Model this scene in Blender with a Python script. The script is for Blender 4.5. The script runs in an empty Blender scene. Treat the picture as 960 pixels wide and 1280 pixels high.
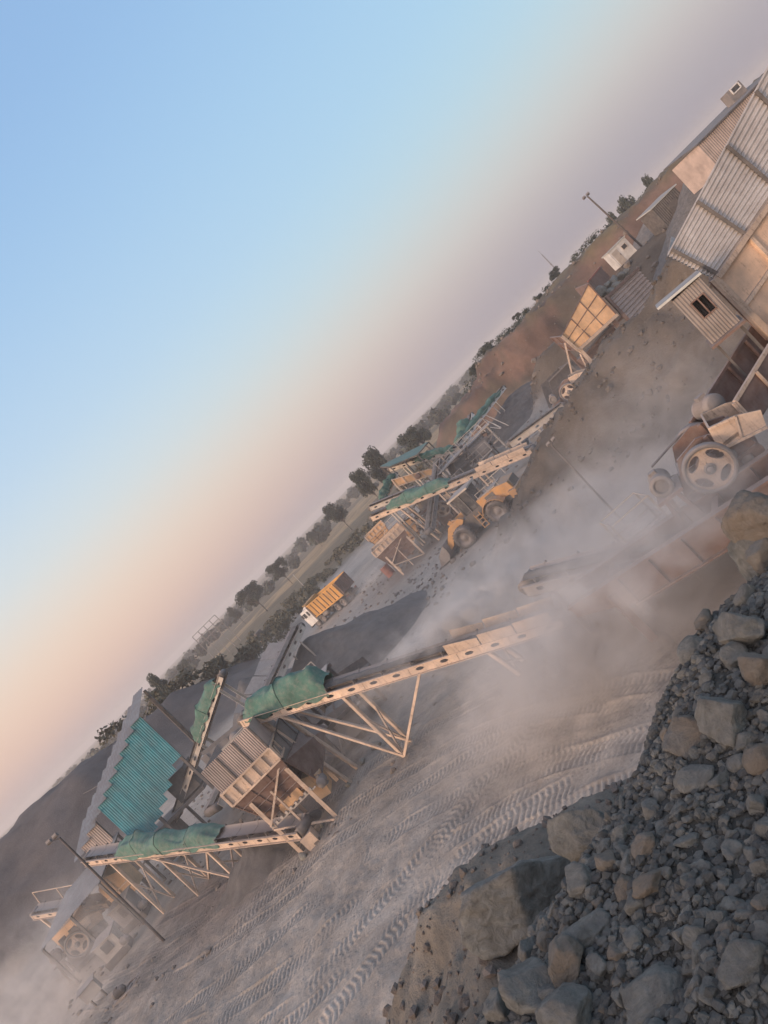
import bpy, math, random
import numpy as np
from mathutils import Vector, Matrix, noise

random.seed(7)
RNG = np.random.default_rng(11)
SC = bpy.context.scene
COL = SC.collection
R = math.radians

# ------------------------------------------------------------------ camera
EYE = Vector((0.0, 0.0, 9.0))
FPX = 930.0                       # focal length in photograph pixels (960 x 1280)
PITCH = math.atan(56.6 / FPX)     # looking slightly down
ROLL = R(45)
cam_data = bpy.data.cameras.new("camera")
cam = bpy.data.objects.new("camera", cam_data)
COL.objects.link(cam)
cam_data.sensor_fit = 'VERTICAL'
cam_data.sensor_height = 24.0
cam_data.lens = 24.0 * FPX / 1280.0
cam_data.clip_start = 0.05
cam_data.clip_end = 20000
_fw = Vector((0, math.cos(PITCH), -math.sin(PITCH)))
_rt = Vector((1, 0, 0))
_up = _rt.cross(_fw)
# the phone is turned 45 degrees: world-up points to the upper left of the picture
c45 = math.sqrt(0.5)
cam_x = (_rt + (-_up)) * c45      # picture right
cam_y = (_rt + _up) * c45         # picture up
M = Matrix((cam_x, cam_y, -_fw)).transposed().to_4x4()
M.translation = EYE
cam.matrix_world = M
SC.camera = cam


def ray(px, py):
    dx, dy = px - 480.0, py - 640.0
    return (_fw * FPX + cam_x * dx - cam_y * dy).normalized()


def P(px, py, d):
    """the place at distance y = d in the direction of a spot of the photograph"""
    r = ray(px, py)
    return EYE + r * (d / r.y)


def G(px, py, z=0.0):
    r = ray(px, py)
    return EYE + r * ((z - EYE.z) / r.z)


# ------------------------------------------------------------------ tags and linking
def tag(o, label=None, cat=None, group=None, kind=None):
    if label: o["label"] = label
    if cat: o["category"] = cat
    if group: o["group"] = group
    if kind: o["kind"] = kind
    return o


def thing(name, loc, label, cat, group=None, rz=0.0):
    o = bpy.data.objects.new(name, None)
    o.empty_display_size = 0.3
    COL.objects.link(o)
    o.location = Vector(loc)
    o.rotation_euler = (0, 0, rz)
    return tag(o, label, cat, group)


def world_of(o):
    m = Matrix.LocRotScale(o.location, o.rotation_euler.to_quaternion(), o.scale)
    return world_of(o.parent) @ m if o.parent is not None else m


def kids(o):
    return [c for c in bpy.data.objects if c.parent == o]


def copy_tree(o, parent=None):
    c = o.copy()
    COL.objects.link(c)
    c.parent = parent
    for ch in kids(o):
        copy_tree(ch, c)
    return c


class MB:
    """collects geometry; build() links it as ONE mesh object"""

    def __init__(self):
        self.v, self.f, self.s = [], [], []

    def add(self, vs, fs, smooth=False):
        n = len(self.v)
        self.v.extend(Vector(p) for p in vs)
        for f in fs:
            self.f.append([i + n for i in f])
            self.s.append(smooth)
        return self

    def frame_box(self, o, ux, uy, uz):
        """box with corner-centre o and half vectors"""
        o, ux, uy, uz = Vector(o), Vector(ux), Vector(uy), Vector(uz)
        vs = [o + ux * a + uy * b + uz * c for c in (-1, 1) for b in (-1, 1) for a in (-1, 1)]
        fs = [(0, 2, 3, 1), (4, 5, 7, 6), (0, 1, 5, 4), (2, 6, 7, 3), (0, 4, 6, 2), (1, 3, 7, 5)]
        return self.add(vs, fs)

    def box(self, c, size, rz=0.0):
        ca, sa = math.cos(rz), math.sin(rz)
        return self.frame_box(c, (ca * size[0] / 2, sa * size[0] / 2, 0), (-sa * size[1] / 2, ca * size[1] / 2, 0), (0, 0, size[2] / 2))

    def bar(self, a, b, w=0.1, h=None, up=(0, 0, 1)):
        a, b = Vector(a), Vector(b)
        h = w if h is None else h
        d = b - a
        if d.length < 1e-6: return self
        u = d.normalized()
        s = u.cross(Vector(up))
        if s.length < 1e-3: s = u.cross(Vector((1, 0, 0)))
        s.normalize()
        t = s.cross(u)
        return self.frame_box((a + b) / 2, d / 2, s * w / 2, t * h / 2)

    def angle_bar(self, a, b, w=0.1, t=0.012, up=(0, 0, 1)):
        """rolled steel angle: two thin legs"""
        a, b = Vector(a), Vector(b)
        u = (b - a).normalized()
        s = u.cross(Vector(up))
        if s.length < 1e-3: s = u.cross(Vector((1, 0, 0)))
        s.normalize()
        q = s.cross(u)
        self.frame_box((a + b) / 2 + q * (w / 2), (b - a) / 2, s * t / 2, q * w / 2)
        self.frame_box((a + b) / 2 + s * (w / 2 + t / 2 + .001), (b - a) / 2, s * w / 2, q * t / 2)
        return self

    def tube(self, pts, r, n=8, cap=True):
        pts = [Vector(p) for p in pts]
        rs = r if isinstance(r, (list, tuple)) else [r] * len(pts)
        rings = []
        for i, p in enumerate(pts):
            d = (pts[min(i + 1, len(pts) - 1)] - pts[max(i - 1, 0)]).normalized()
            s = d.cross(Vector((0, 0, 1)))
            if s.length < 1e-3: s = d.cross(Vector((0, 1, 0)))
            s.normalize()
            t = s.cross(d)
            rings.append([p + (s * math.cos(k * 2 * math.pi / n) + t * math.sin(k * 2 * math.pi / n)) * rs[i] for k in range(n)])
        vs = [q for g in rings for q in g]
        fs = []
        for i in range(len(pts) - 1):
            for k in range(n):
                k2 = (k + 1) % n
                fs.append((i * n + k, i * n + k2, (i + 1) * n + k2, (i + 1) * n + k))
        self.add(vs, fs, True)
        if cap:
            self.add(rings[0], [tuple(range(n))])
            self.add(rings[-1], [tuple(reversed(range(n)))])
        return self

    def lathe(self, o, axis, prof, n=32):
        """prof = [(radius, along)]; axis is a vector"""
        o, ax = Vector(o), Vector(axis).normalized()
        s = ax.cross(Vector((0, 0, 1)))
        if s.length < 1e-3: s = Vector((1, 0, 0))
        s.normalize()
        t = s.cross(ax)
        vs, fs = [], []
        for r_, a_ in prof:
            for k in range(n):
                g = 2 * math.pi * k / n
                vs.append(o + ax * a_ + (s * math.cos(g) + t * math.sin(g)) * r_)
        for i in range(len(prof) - 1):
            for k in range(n):
                k2 = (k + 1) % n
                fs.append((i * n + k, i * n + k2, (i + 1) * n + k2, (i + 1) * n + k))
        return self.add(vs, fs, True)

    def quad(self, a, b, c, d):
        return self.add([a, b, c, d], [(0, 1, 2, 3)])

    def plate(self, poly, nrm, th):
        """polygon (list of points) given thickness th along nrm"""
        nrm = Vector(nrm).normalized() * th
        n = len(poly)
        a = [Vector(p) for p in poly]
        b = [p + nrm for p in a]
        fs = [tuple(reversed(range(n))), tuple(range(n, 2 * n))]
        fs += [(i, (i + 1) % n, n + (i + 1) % n, n + i) for i in range(n)]
        return self.add(a + b, fs)

    def sheet(self, o, u, v, waves, amp, per=6, flat=False, nv=1):
        """corrugated sheet: waves across u, ridges run along v"""
        o, u, v = Vector(o), Vector(u), Vector(v)
        n = u.cross(v).normalized()
        cnt = waves * per
        vs, fs = [], []
        for j in range(nv + 1):
            for i in range(cnt + 1):
                ph = i / per
                if flat:
                    q = ph % 1.0
                    h = max(-1, min(1, (abs(q - .5) - .25) * 9))
                else:
                    h = math.sin(ph * 2 * math.pi)
                vs.append(o + u * (i / cnt) + v * (j / nv) + n * amp * h)
        w = cnt + 1
        for j in range(nv):
            for i in range(cnt):
                fs.append((j * w + i, j * w + i + 1, (j + 1) * w + i + 1, (j + 1) * w + i))
        return self.add(vs, fs, not flat)

    def pierced(self, L, L2, a0, a1, c0, c1, ca, cc, ra, rc, n=16):
        """plate between L (front) and L2 (back), rectangle [a0,a1]x[c0,c1] with an oval hole"""
        out, inn = [], []
        for k in range(n):
            g = 2 * math.pi * k / n + math.pi / n
            dx, dy = math.cos(g), math.sin(g)
            t = 1e9
            if dx > 1e-9: t = min(t, (a1 - ca) / dx)
            if dx < -1e-9: t = min(t, (a0 - ca) / dx)
            if dy > 1e-9: t = min(t, (c1 - cc) / dy)
            if dy < -1e-9: t = min(t, (c0 - cc) / dy)
            out.append([ca + dx * t, cc + dy * t])
            inn.append((ca + dx * ra, cc + dy * rc))
        for (x, y) in ((a0, c0), (a0, c1), (a1, c0), (a1, c1)):   # square up the corners
            k = min(range(n), key=lambda i: (out[i][0] - x) ** 2 + (out[i][1] - y) ** 2)
            out[k] = [x, y]
        vs = [L(*p) for p in out] + [L(*p) for p in inn] + [L2(*p) for p in out] + [L2(*p) for p in inn]
        fs = []
        for k in range(n):
            j = (k + 1) % n
            fs.append((k, j, n + j, n + k))
            fs.append((2 * n + j, 2 * n + k, 3 * n + k, 3 * n + j))
            fs.append((n + k, n + j, 3 * n + j, 3 * n + k))
        return self.add(vs, fs)

    def build(self, name, mat, parent=None, local=False):
        me = bpy.data.meshes.new(name)
        if parent is not None and not local:
            inv = world_of(parent).inverted()
            vs = [inv @ p for p in self.v]
        else:
            vs = self.v
        me.from_pydata([tuple(p) for p in vs], [], self.f)
        me.polygons.foreach_set("use_smooth", self.s)
        me.update()
        if mat is not None: me.materials.append(mat)
        o = bpy.data.objects.new(name, me)
        COL.objects.link(o)
        if parent is not None: o.parent = parent
        return o


def np_mesh(name, V, F, mat, smooth=False):
    """mesh from numpy arrays: V n x 3, F m x 3 or m x 4"""
    me = bpy.data.meshes.new(name)
    n, k = len(F), F.shape[1]
    me.vertices.add(len(V)); me.vertices.foreach_set("co", V.astype(np.float32).ravel())
    me.loops.add(n * k); me.loops.foreach_set("vertex_index", F.astype(np.int32).ravel())
    me.polygons.add(n)
    me.polygons.foreach_set("loop_start", np.arange(0, n * k, k, dtype=np.int32))
    me.polygons.foreach_set("use_smooth", np.full(n, smooth))
    me.update(calc_edges=True)
    if mat is not None: me.materials.append(mat)
    return me


# ------------------------------------------------------------------ materials
class NT:
    def __init__(self, name):
        self.m = bpy.data.materials.new(name)
        self.m.use_nodes = True
        self.t = self.m.node_tree
        self.b = self.t.nodes["Principled BSDF"]

    def n(self, typ, **kw):
        nd = self.t.nodes.new(typ)
        for k, v in kw.items():
            if k.startswith("i_"):
                key = k[2:]
                nd.inputs[int(key) if key.isdigit() else key].default_value = v
            else:
                setattr(nd, k, v)
        return nd

    def l(self, a, b):
        self.t.links.new(a, b)

    def ramp(self, src, stops):
        r = self.n("ShaderNodeValToRGB")
        e = r.color_ramp.elements
        while len(e) < len(stops): e.new(0.5)
        for x, (p, c) in zip(e, stops):
            x.position = p
            x.color = (c[0], c[1], c[2], 1) if not isinstance(c, (int, float)) else (c, c, c, 1)
        self.l(src, r.inputs[0])
        return r.outputs[0]

    def noise(self, vec, scale, detail=6, rough=.6, dist=0.0):
        x = self.n("ShaderNodeTexNoise")
        x.inputs["Scale"].default_value = scale
        x.inputs["Detail"].default_value = detail
        x.inputs["Roughness"].default_value = rough
        x.inputs["Distortion"].default_value = dist
        self.l(vec, x.inputs["Vector"])
        return x.outputs["Fac"]

    def mix(self, fac, a, b, mode='MIX'):
        x = self.n("ShaderNodeMix", data_type='RGBA', blend_type=mode)
        for sock, val in ((x.inputs[0], fac), (x.inputs[6], a), (x.inputs[7], b)):
            if isinstance(val, (int, float)): sock.default_value = val
            elif isinstance(val, (tuple, list)): sock.default_value = (val[0], val[1], val[2], 1)
            else: self.l(val, sock)
        return x.outputs[2]

    def math(self, op, a, b=0.0):
        x = self.n("ShaderNodeMath", operation=op)
        for s, v in ((x.inputs[0], a), (x.inputs[1], b)):
            if isinstance(v, (int, float)): s.default_value = v
            else: self.l(v, s)
        return x.outputs[0]

    def bump(self, h, strength=.3, dist=.02):
        x = self.n("ShaderNodeBump")
        x.inputs["Strength"].default_value = strength
        x.inputs["Distance"].default_value = dist
        self.l(h, x.inputs["Height"])
        self.l(x.outputs[0], self.b.inputs["Normal"])

    def coords(self, which="Object"):
        return self.n("ShaderNodeTexCoord").outputs[which]

    def done(self, col, rough=.8, metal=0.0):
        s = self.b.inputs["Base Color"]
        if isinstance(col, (tuple, list)): s.default_value = (*col, 1)
        else: self.l(col, s)
        r = self.b.inputs["Roughness"]
        if isinstance(rough, (int, float)): r.default_value = rough
        else: self.l(rough, r)
        self.b.inputs["Metallic"].default_value = metal
        return self.m


DUST = (0.30, 0.255, 0.235)


def painted(name, col, rust=(.13, .065, .04), dust=.45, rustiness=.45, rough=.65, metal=0.0, scale=1.0, dustcol=DUST):
    """weathered paint: patchy tint, rust spots and streaks, quarry dust settled in blotches and on ledges"""
    t = NT(name)
    v = t.coords("Object")
    big = t.noise(v, .9 * scale, 5, .6)
    fine = t.noise(v, 14 * scale, 6, .7)
    tint = t.mix(t.ramp(big, [(.3, 0.0), (.7, 1.0)]), tuple(c * .66 for c in col), tuple(min(1, c * 1.15) for c in col))
    st = t.n("ShaderNodeMapping"); st.inputs["Scale"].default_value = (5 * scale, 5 * scale, .6 * scale)
    t.l(v, st.inputs["Vector"])
    streak = t.noise(st.outputs[0], 2.0, 5, .65)
    ob = t.n('ShaderNodeObjectInfo').outputs['Random']
    tint = t.mix(1.0, tint, t.math('ADD', t.math('MULTIPLY', ob, .36), .82), 'MULTIPLY')
    rm = t.ramp(t.math('ADD', t.math('MULTIPLY', streak, .6), t.math('MULTIPLY', fine, .4)), [(.62 - .2 * rustiness, 0.0), (.72 - .1 * rustiness, 1.0)])
    c1 = t.mix(t.math('MULTIPLY', rm, min(1, rustiness * 1.5)), tint, rust)
    geo = t.n("ShaderNodeNewGeometry")
    sep = t.n("ShaderNodeSeparateXYZ"); t.l(geo.outputs["Normal"], sep.inputs[0])
    up = t.ramp(sep.outputs[2], [(.15, 0.0), (.8, 1.0)])
    dn = t.ramp(t.noise(v, 2.6 * scale, 7, .68), [(.35, 0.0), (.72, 1.0)])
    dm = t.math('MINIMUM', t.math('ADD', t.math('MULTIPLY', dn, dust * 1.15), t.math('MULTIPLY', up, dust * 1.1)), .9)
    c2 = t.mix(dm, c1, dustcol)
    t.bump(fine, .15, .01)
    return t.done(c2, t.math('ADD', t.math('MULTIPLY', dm, .9 - rough), rough), metal)


def cloth(name, col, dust=.25):
    t = NT(name)
    v = t.coords("Object")
    w = t.noise(v, 1.6, 5, .6)
    f = t.noise(v, 60, 3, .6)
    c = t.mix(t.ramp(w, [(.3, 0.0), (.7, 1.0)]), tuple(x * .65 for x in col), tuple(x * 1.25 for x in col))
    c = t.mix(t.math('MULTIPLY', t.ramp(t.noise(v, 4, 6, .7), [(.45, 0.0), (.75, 1.0)]), dust), c, DUST)
    t.bump(f, .3, .01)
    return t.done(c, .85)


MAT = {}
MAT['cream'] = painted('dusty_cream_steel', (.64, .48, .36), dust=.4, rustiness=.55, scale=1.4)
MAT['cream_pale'] = painted('dusty_pale_steel', (.52, .46, .40), dust=.5, rustiness=.25)
MAT['orange_panel'] = painted('dusty_ochre_panel', (.66, .40, .21), dust=.25, rustiness=.35)
MAT['peach_panel'] = painted('dusty_peach_panel', (.72, .50, .35), dust=.25, rustiness=.4)
MAT['galv'] = painted('weathered_zinc_sheet', (.50, .47, .45), rust=(.22, .15, .11), dust=.35, rustiness=.35, rough=.55, metal=.1)
MAT['galv_warm'] = painted('dusty_pink_zinc_sheet', (.44, .35, .31), rust=(.2, .12, .09), dust=.4, rustiness=.25, rough=.55, metal=.1)
MAT['galv_white'] = painted('pale_roof_sheet', (.45, .47, .45), dust=.5, rustiness=.15, rough=.5)
MAT['galv_old'] = painted('old_brown_zinc_sheet', (.24, .21, .195), rust=(.17, .10, .07), dust=.35, rustiness=.5, rough=.55)
MAT['teal'] = painted('teal_roof_sheet', (.018, .22, .28), dust=.2, rustiness=.12, rough=.5)
MAT['teal_pale'] = painted('dusty_teal_roof_sheet', (.09, .27, .22), dust=.25, rustiness=.15, rough=.55)
MAT['rust'] = painted('rusty_brown_steel', (.17, .095, .072), rust=(.10, .05, .03), dust=.4, rustiness=.6)
MAT['dark_steel'] = painted('dark_grimy_steel', (.075, .07, .068), dust=.35, rustiness=.3)
MAT['grey_steel'] = painted('dusty_grey_steel', (.2, .185, .18), dust=.5, rustiness=.35)
MAT['belt'] = painted('rubber_belt', (.045, .043, .043), dust=.75, rustiness=.0)
MAT['loader_yellow'] = painted('worn_loader_paint', (.50, .245, .065), dust=.4, rustiness=.2)
MAT['truck_orange'] = painted('worn_tipper_paint', (.60, .30, .05), dust=.22, rustiness=.25)
MAT['white_paint'] = painted('dusty_white_paint', (.68, .66, .64), dust=.2, rustiness=.15)
MAT['tyre'] = painted('dusty_tyre_rubber', (.035, .034, .035), dust=.5, rustiness=0)
MAT['glass'] = painted('dusty_cab_glass', (.03, .035, .04), dust=.25, rustiness=0, rough=.15)
MAT['blue_motor'] = painted('blue_motor_paint', (.10, .15, .2), dust=.55, rustiness=.1)
MAT['tarp'] = cloth('green_shade_net', (.065, .155, .125), .45)
MAT['tarp_dark'] = cloth('dark_green_shade_net', (.04, .10, .083), .35)
MAT['wood'] = painted('pole_wood', (.075, .06, .055), dust=.2, rustiness=.1)
MAT['red'] = painted('faded_red_paint', (.36, .11, .07), dust=.3, rustiness=.2)


def soil_material(name, stops, scale, bump=.5, stone=True, dist=.08, stretch=None):
    t = NT(name)
    v = t.n("ShaderNodeNewGeometry").outputs["Position"]
    if stretch:
        mp = t.n("ShaderNodeMapping"); mp.inputs["Scale"].default_value = stretch
        t.l(v, mp.inputs["Vector"]); vv = mp.outputs[0]
    else: vv = v
    a = t.noise(vv, scale, 9, .62, .4)
    b = t.noise(v, scale * 14, 8, .7)
    f = t.math('ADD', t.math('MULTIPLY', a, .72), t.math('MULTIPLY', b, .28))
    c = t.ramp(f, stops)
    h = t.math('ADD', t.math('MULTIPLY', a, .4), b)
    if stone:
        vo = t.n("ShaderNodeTexVoronoi"); vo.inputs["Scale"].default_value = scale * 22
        t.l(v, vo.inputs["Vector"])
        s = t.ramp(vo.outputs["Distance"], [(.0, 1.0), (.45, 0.0)])
        h = t.math('ADD', h, t.math('MULTIPLY', s, .35))
        g = t.mix(.5, vo.outputs["Color"], (.5, .5, .5))
        bw = t.n("ShaderNodeRGBToBW"); t.l(g, bw.inputs[0])
        c = t.mix(t.math('MULTIPLY', s, .25), c, t.ramp(bw.outputs[0], [(.35, tuple(x * .6 for x in stops[0][1])), (.65, tuple(min(1, x * 1.35) for x in stops[-1][1]))]))
    t.bump(h, bump, dist)
    return t.done(c, .95)
# ------------------------------------------------------------------ sky and light
world = bpy.data.worlds.new("World")
SC.world = world
world.use_nodes = True
wt = world.node_tree
bg = wt.nodes["Background"]
SUN_EL, SUN_AZ = R(9.0), R(236.0)          # azimuth clockwise from +Y: low, behind the camera and to the left


def srgb(r, g, b):
    f = lambda c: (c / 12.92 if c <= .04045 else ((c + .055) / 1.055) ** 2.4)
    return (f(r / 255), f(g / 255), f(b / 255))


def wn(typ, **kw):
    n = wt.nodes.new(typ)
    for k, v in kw.items(): setattr(n, k, v)
    return n


tc = wn("ShaderNodeTexCoord")
sp = wn("ShaderNodeSeparateXYZ"); wt.links.new(tc.outputs["Generated"], sp.inputs[0])
asn = wn("ShaderNodeMath", operation='ARCSINE'); wt.links.new(sp.outputs[2], asn.inputs[0])
el = wn("ShaderNodeMath", operation='DIVIDE'); el.inputs[1].default_value = R(60)
wt.links.new(asn.outputs[0], el.inputs[0])


def wramp(stops):
    r = wn("ShaderNodeValToRGB")
    r.color_ramp.interpolation = 'B_SPLINE'
    e = r.color_ramp.elements
    while len(e) < len(stops): e.new(.5)
    for x, (p, c) in zip(e, stops):
        x.position = p / 60.0; x.color = (*srgb(*c), 1)
    wt.links.new(el.outputs[0], r.inputs[0])
    return r.outputs[0]


# afterglow opposite the sun: grey-mauve earth shadow, a pink belt above it, then pale, then blue
west = wramp([(-4, (170, 160, 168)), (0, (186, 172, 177)), (2.4, (226, 192, 177)), (5.2, (239, 210, 190)), (8, (234, 219, 205)), (11.5, (218, 226, 227)), (17, (194, 217, 238)), (25, (170, 203, 236)), (33, (152, 189, 231)), (45, (140, 176, 222)), (60, (146, 162, 186))])
east = wramp([(-4, (146, 142, 154)), (0, (160, 156, 170)), (2, (166, 161, 172)), (4.6, (190, 181, 183)), (7, (204, 201, 198)), (10, (198, 213, 217)), (13.5, (184, 215, 231)), (18, (174, 211, 237)), (25, (164, 203, 236)), (33, (150, 189, 231)), (45, (140, 176, 222)), (60, (146, 162, 186))])
azf = wn("ShaderNodeMapRange"); azf.interpolation_type = 'SMOOTHSTEP'
azf.inputs["From Min"].default_value = -.52; azf.inputs["From Max"].default_value = .5
wt.links.new(sp.outputs[0], azf.inputs["Value"])
mx = wn("ShaderNodeMix", data_type='RGBA')
wt.links.new(azf.outputs[0], mx.inputs[0]); wt.links.new(west, mx.inputs[6]); wt.links.new(east, mx.inputs[7])
# the glowing half of the sky behind the camera, round the sun
sunv = Vector((math.sin(SUN_AZ) * math.cos(SUN_EL), math.cos(SUN_AZ) * math.cos(SUN_EL), math.sin(SUN_EL)))
dt = wn("ShaderNodeVectorMath", operation='DOT_PRODUCT'); dt.inputs[1].default_value = sunv
wt.links.new(tc.outputs["Generated"], dt.inputs[0])
gl = wn("ShaderNodeMapRange"); gl.interpolation_type = 'SMOOTHSTEP'
gl.inputs["From Min"].default_value = -.05; gl.inputs["From Max"].default_value = 1.0
wt.links.new(dt.outputs["Value"], gl.inputs["Value"])
glow = wn("ShaderNodeMix", data_type='RGBA', blend_type='ADD')
glc = wn("ShaderNodeMix", data_type='RGBA'); glc.inputs[6].default_value = (0, 0, 0, 1); glc.inputs[7].default_value = (1.15, .78, .54, 1)
wt.links.new(gl.outputs[0], glc.inputs[0])
glow.inputs[0].default_value = 1.0
wt.links.new(mx.outputs[2], glow.inputs[6]); wt.links.new(glc.outputs[2], glow.inputs[7])
# a touch of physical sky (no disc) on top of the twilight gradient
sky = wn("ShaderNodeTexSky", sky_type='NISHITA', sun_disc=False, sun_elevation=SUN_EL, sun_rotation=SUN_AZ)
skm = wn("ShaderNodeMix", data_type='RGBA', blend_type='ADD'); skm.inputs[0].default_value = .004
wt.links.new(glow.outputs[2], skm.inputs[6]); wt.links.new(sky.outputs[0], skm.inputs[7])
wt.links.new(skm.outputs[2], bg.inputs["Color"])
bg.inputs["Strength"].default_value = 1.0

sd = bpy.data.lights.new("sun", 'SUN')
sd.energy = 3.0; sd.angle = R(12); sd.color = (1.0, .69, .46)
so = bpy.data.objects.new("sun", sd); COL.objects.link(so)
so.rotation_euler = (-sunv).to_track_quat('-Z', 'Y').to_euler()

vs_ = SC.view_settings
SC.display_settings.display_device = 'sRGB'
vs_.view_transform = 'Standard'; vs_.look = 'None'; vs_.exposure = 0.0; vs_.gamma = 1.0
vs_.use_curve_mapping = False
SC.render.engine = 'CYCLES'
SC.cycles.use_denoising = True
SC.cycles.max_bounces = 5
SC.cycles.diffuse_bounces = 3
SC.cycles.glossy_bounces = 2
SC.cycles.transparent_max_bounces = 8
SC.cycles.volume_bounces = 1
SC.cycles.volume_step_rate = 1.0
SC.cycles.volume_max_steps = 64

# ------------------------------------------------------------------ value noise for terrain (numpy)
def _hash(ix, iy, seed):
    h = (ix * 374761393 + iy * 668265263 + seed * 982451653) & 0xffffffff
    h = ((h ^ (h >> 13)) * 1274126177) & 0xffffffff
    return ((h ^ (h >> 16)) & 0xffff) / 65535.0


def vnoise(x, y, seed=0):
    x, y = np.asarray(x, float), np.asarray(y, float)
    ix, iy = np.floor(x).astype(np.int64), np.floor(y).astype(np.int64)
    fx, fy = x - ix, y - iy
    fx, fy = fx * fx * (3 - 2 * fx), fy * fy * (3 - 2 * fy)
    a, b = _hash(ix, iy, seed), _hash(ix + 1, iy, seed)
    c, d = _hash(ix, iy + 1, seed), _hash(ix + 1, iy + 1, seed)
    return (a + (b - a) * fx) * (1 - fy) + (c + (d - c) * fx) * fy - .5


def fbm(x, y, sc, oct=4, seed=0):
    t = 0; a = 1.0
    for k in range(oct):
        t = t + a * vnoise(x * sc, y * sc, seed + k * 17); sc *= 2.03; a *= .52
    return t


def sstep(a, b, x):
    t = np.clip((x - a) / (b - a), 0, 1)
    return t * t * (3 - 2 * t)


def ridge(x, y, pts, half, slope):
    """embankment: highest of (crest z - slope * distance beyond the crest's half-width)"""
    out = np.full(np.shape(x), -99.0)
    for (ax, ay, az), (bx, by, bz) in zip(pts[:-1], pts[1:]):
        dx, dy = bx - ax, by - ay
        t = np.clip(((x - ax) * dx + (y - ay) * dy) / (dx * dx + dy * dy), 0, 1)
        d = np.hypot(x - (ax + t * dx), y - (ay + t * dy))
        out = np.maximum(out, az + t * (bz - az) - slope * np.maximum(0, d - half))
    return out


def smax(a, b, k=.8):
    h = np.clip(.5 + .5 * (a - b) / k, 0, 1)
    return b + (a - b) * h + k * h * (1 - h)


RAMP = [(1.5, 45, -1.0), (5.2, 42, 1.4), (7.4, 41, 2.5), (11.6, 40, 3.75), (17.5, 37, 5.2), (21, 34, 6.3), (30, 32, 7.2), (60, 40, 7.2)]
CUT = [(24, 112, 6.0), (34, 110, 8.2), (46, 108, 8.6), (60, 104, 8.6), (90, 100, 8.5), (170, 120, 9)]
BENCH = [(28, 82, 3.9), (33, 78, 4.5), (48, 77, 4.7), (62, 70, 5.6), (110, 68, 5.8)]
SPOIL = [(-62, 72, 8.3), (-44, 78, 8.2), (-34, 84, 6.2), (-30, 90, 3.5)]


def terrain_z(x, y):
    z = .35 * fbm(x, y, .06, 4, 3) + .1 * fbm(x, y, .6, 3, 9)
    z = z + sstep(140, 420, y) * 1.2 * fbm(x, y, .012, 3, 5)
    rough = fbm(x, y, .35, 4, 21)
    z = smax(z, ridge(x, y, RAMP, 1.0, .72) + .7 * rough + .3 * fbm(x, y, 1.3, 3, 4) + .35 * fbm(x, y * .3, .9, 3, 66))
    z = smax(z, ridge(x, y, BENCH, 4.0, .8) + .6 * rough)
    # the red cut: a steep, gullied face of bare earth with scrub on top
    gully = 1.5 * np.abs(fbm(x, y * .4, .2, 4, 31)) + .5 * fbm(x, y * .5, .7, 3, 8)
    z = smax(z, ridge(x, y, CUT, 9.0, 1.05) - 1.3 * gully, .5)
    z = smax(z, ridge(x, y, SPOIL, 3.0, .6) + .8 * rough)
    return z


def terrain_col(x, y, z):
    """own colour of the ground plus shade painted under the front plant: grey stone dust in the yard, red earth in the cut, straw in the fields"""
    n1, n2, n3 = fbm(x, y, .08, 4, 40), fbm(x, y, .4, 4, 41), fbm(x, y, .02, 3, 42)
    def c(r, g, b): return np.stack([np.full(np.shape(x), v) for v in (r, g, b)], -1)
    yard = c(.305, .266, .23) * (1 + .35 * n1 + .3 * n2)[..., None]
    red = c(.135, .083, .062) * (1 + .4 * n2 + .4 * n1 + .9 * fbm(x * .5 + z * .2, z * .9, .8, 4, 47))[..., None]
    red = np.clip(red, .02, 1); pt = sstep(.0, .25, fbm(x, y + z * 2, .13, 4, 48))
    red = red + (c(.085, .07, .05) - red) * pt[..., None] * .8
    brown = c(.098, .078, .060) * (1 + .5 * n2)[..., None]
    grey = c(.10, .088, .085) * (1 + .3 * n2)[..., None]
    scrub = c(.125, .095, .052) * (1 + .5 * n2)[..., None]
    straw = c(.34, .225, .11) * (1 + .35 * n2)[..., None]
    def put(a, b, m): return a + (b - a) * np.clip(m, 0, 1)[..., None]
    col = yard
    veg = sstep(-6, 8, y - 128 - .12 * x + 16 * n3)
    col = put(col, scrub, veg)
    st = sstep(.0, .10, np.sin(y * .026 - x * .006 + 4 * n3 + 1.2) - .1) * sstep(146, 160, y)
    col = put(col, straw, st * (.9 - .8 * np.clip(n1 * 2, 0, 1)))
    wk = np.exp(-(((x + 15) / 9) ** 2 + ((y - 38) / 9) ** 2) ** 1.5) + .8 * np.exp(-(((x - 1) / 8) ** 2 + ((y - 68) / 8) ** 2) ** 1.5)  # disturbed brown soil at two plants, plus shade painted in beneath the front one
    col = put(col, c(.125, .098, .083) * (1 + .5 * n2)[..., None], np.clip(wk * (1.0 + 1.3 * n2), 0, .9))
    e = sstep(.2, 1.3, ridge(x, y, RAMP, 1.0, .72) + 1.2 * n2)
    col = put(col, brown * (1 + .55 * fbm(x * 1.0, y * .25, .9, 4, 66) + .3 * fbm(x, y, 2.2, 3, 67))[..., None], e)
    cu = sstep(.2, 1.5, ridge(x, y, CUT, 9.0, 1.05))
    col = put(col, red, cu)
    col = put(col, scrub, sstep(7.4, 8.6, z + n2) * cu)
    be = sstep(.2, 1.5, ridge(x, y, BENCH, 4, .8)) * (1 - cu)
    col = put(col, brown * 1.1, be)
    sp_ = sstep(.2, 1.5, ridge(x, y, SPOIL, 3, .6))
    col = put(col, grey, sp_)
    far = sstep(900, 1800, np.hypot(x, y))
    return put(col, scrub, far)


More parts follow.
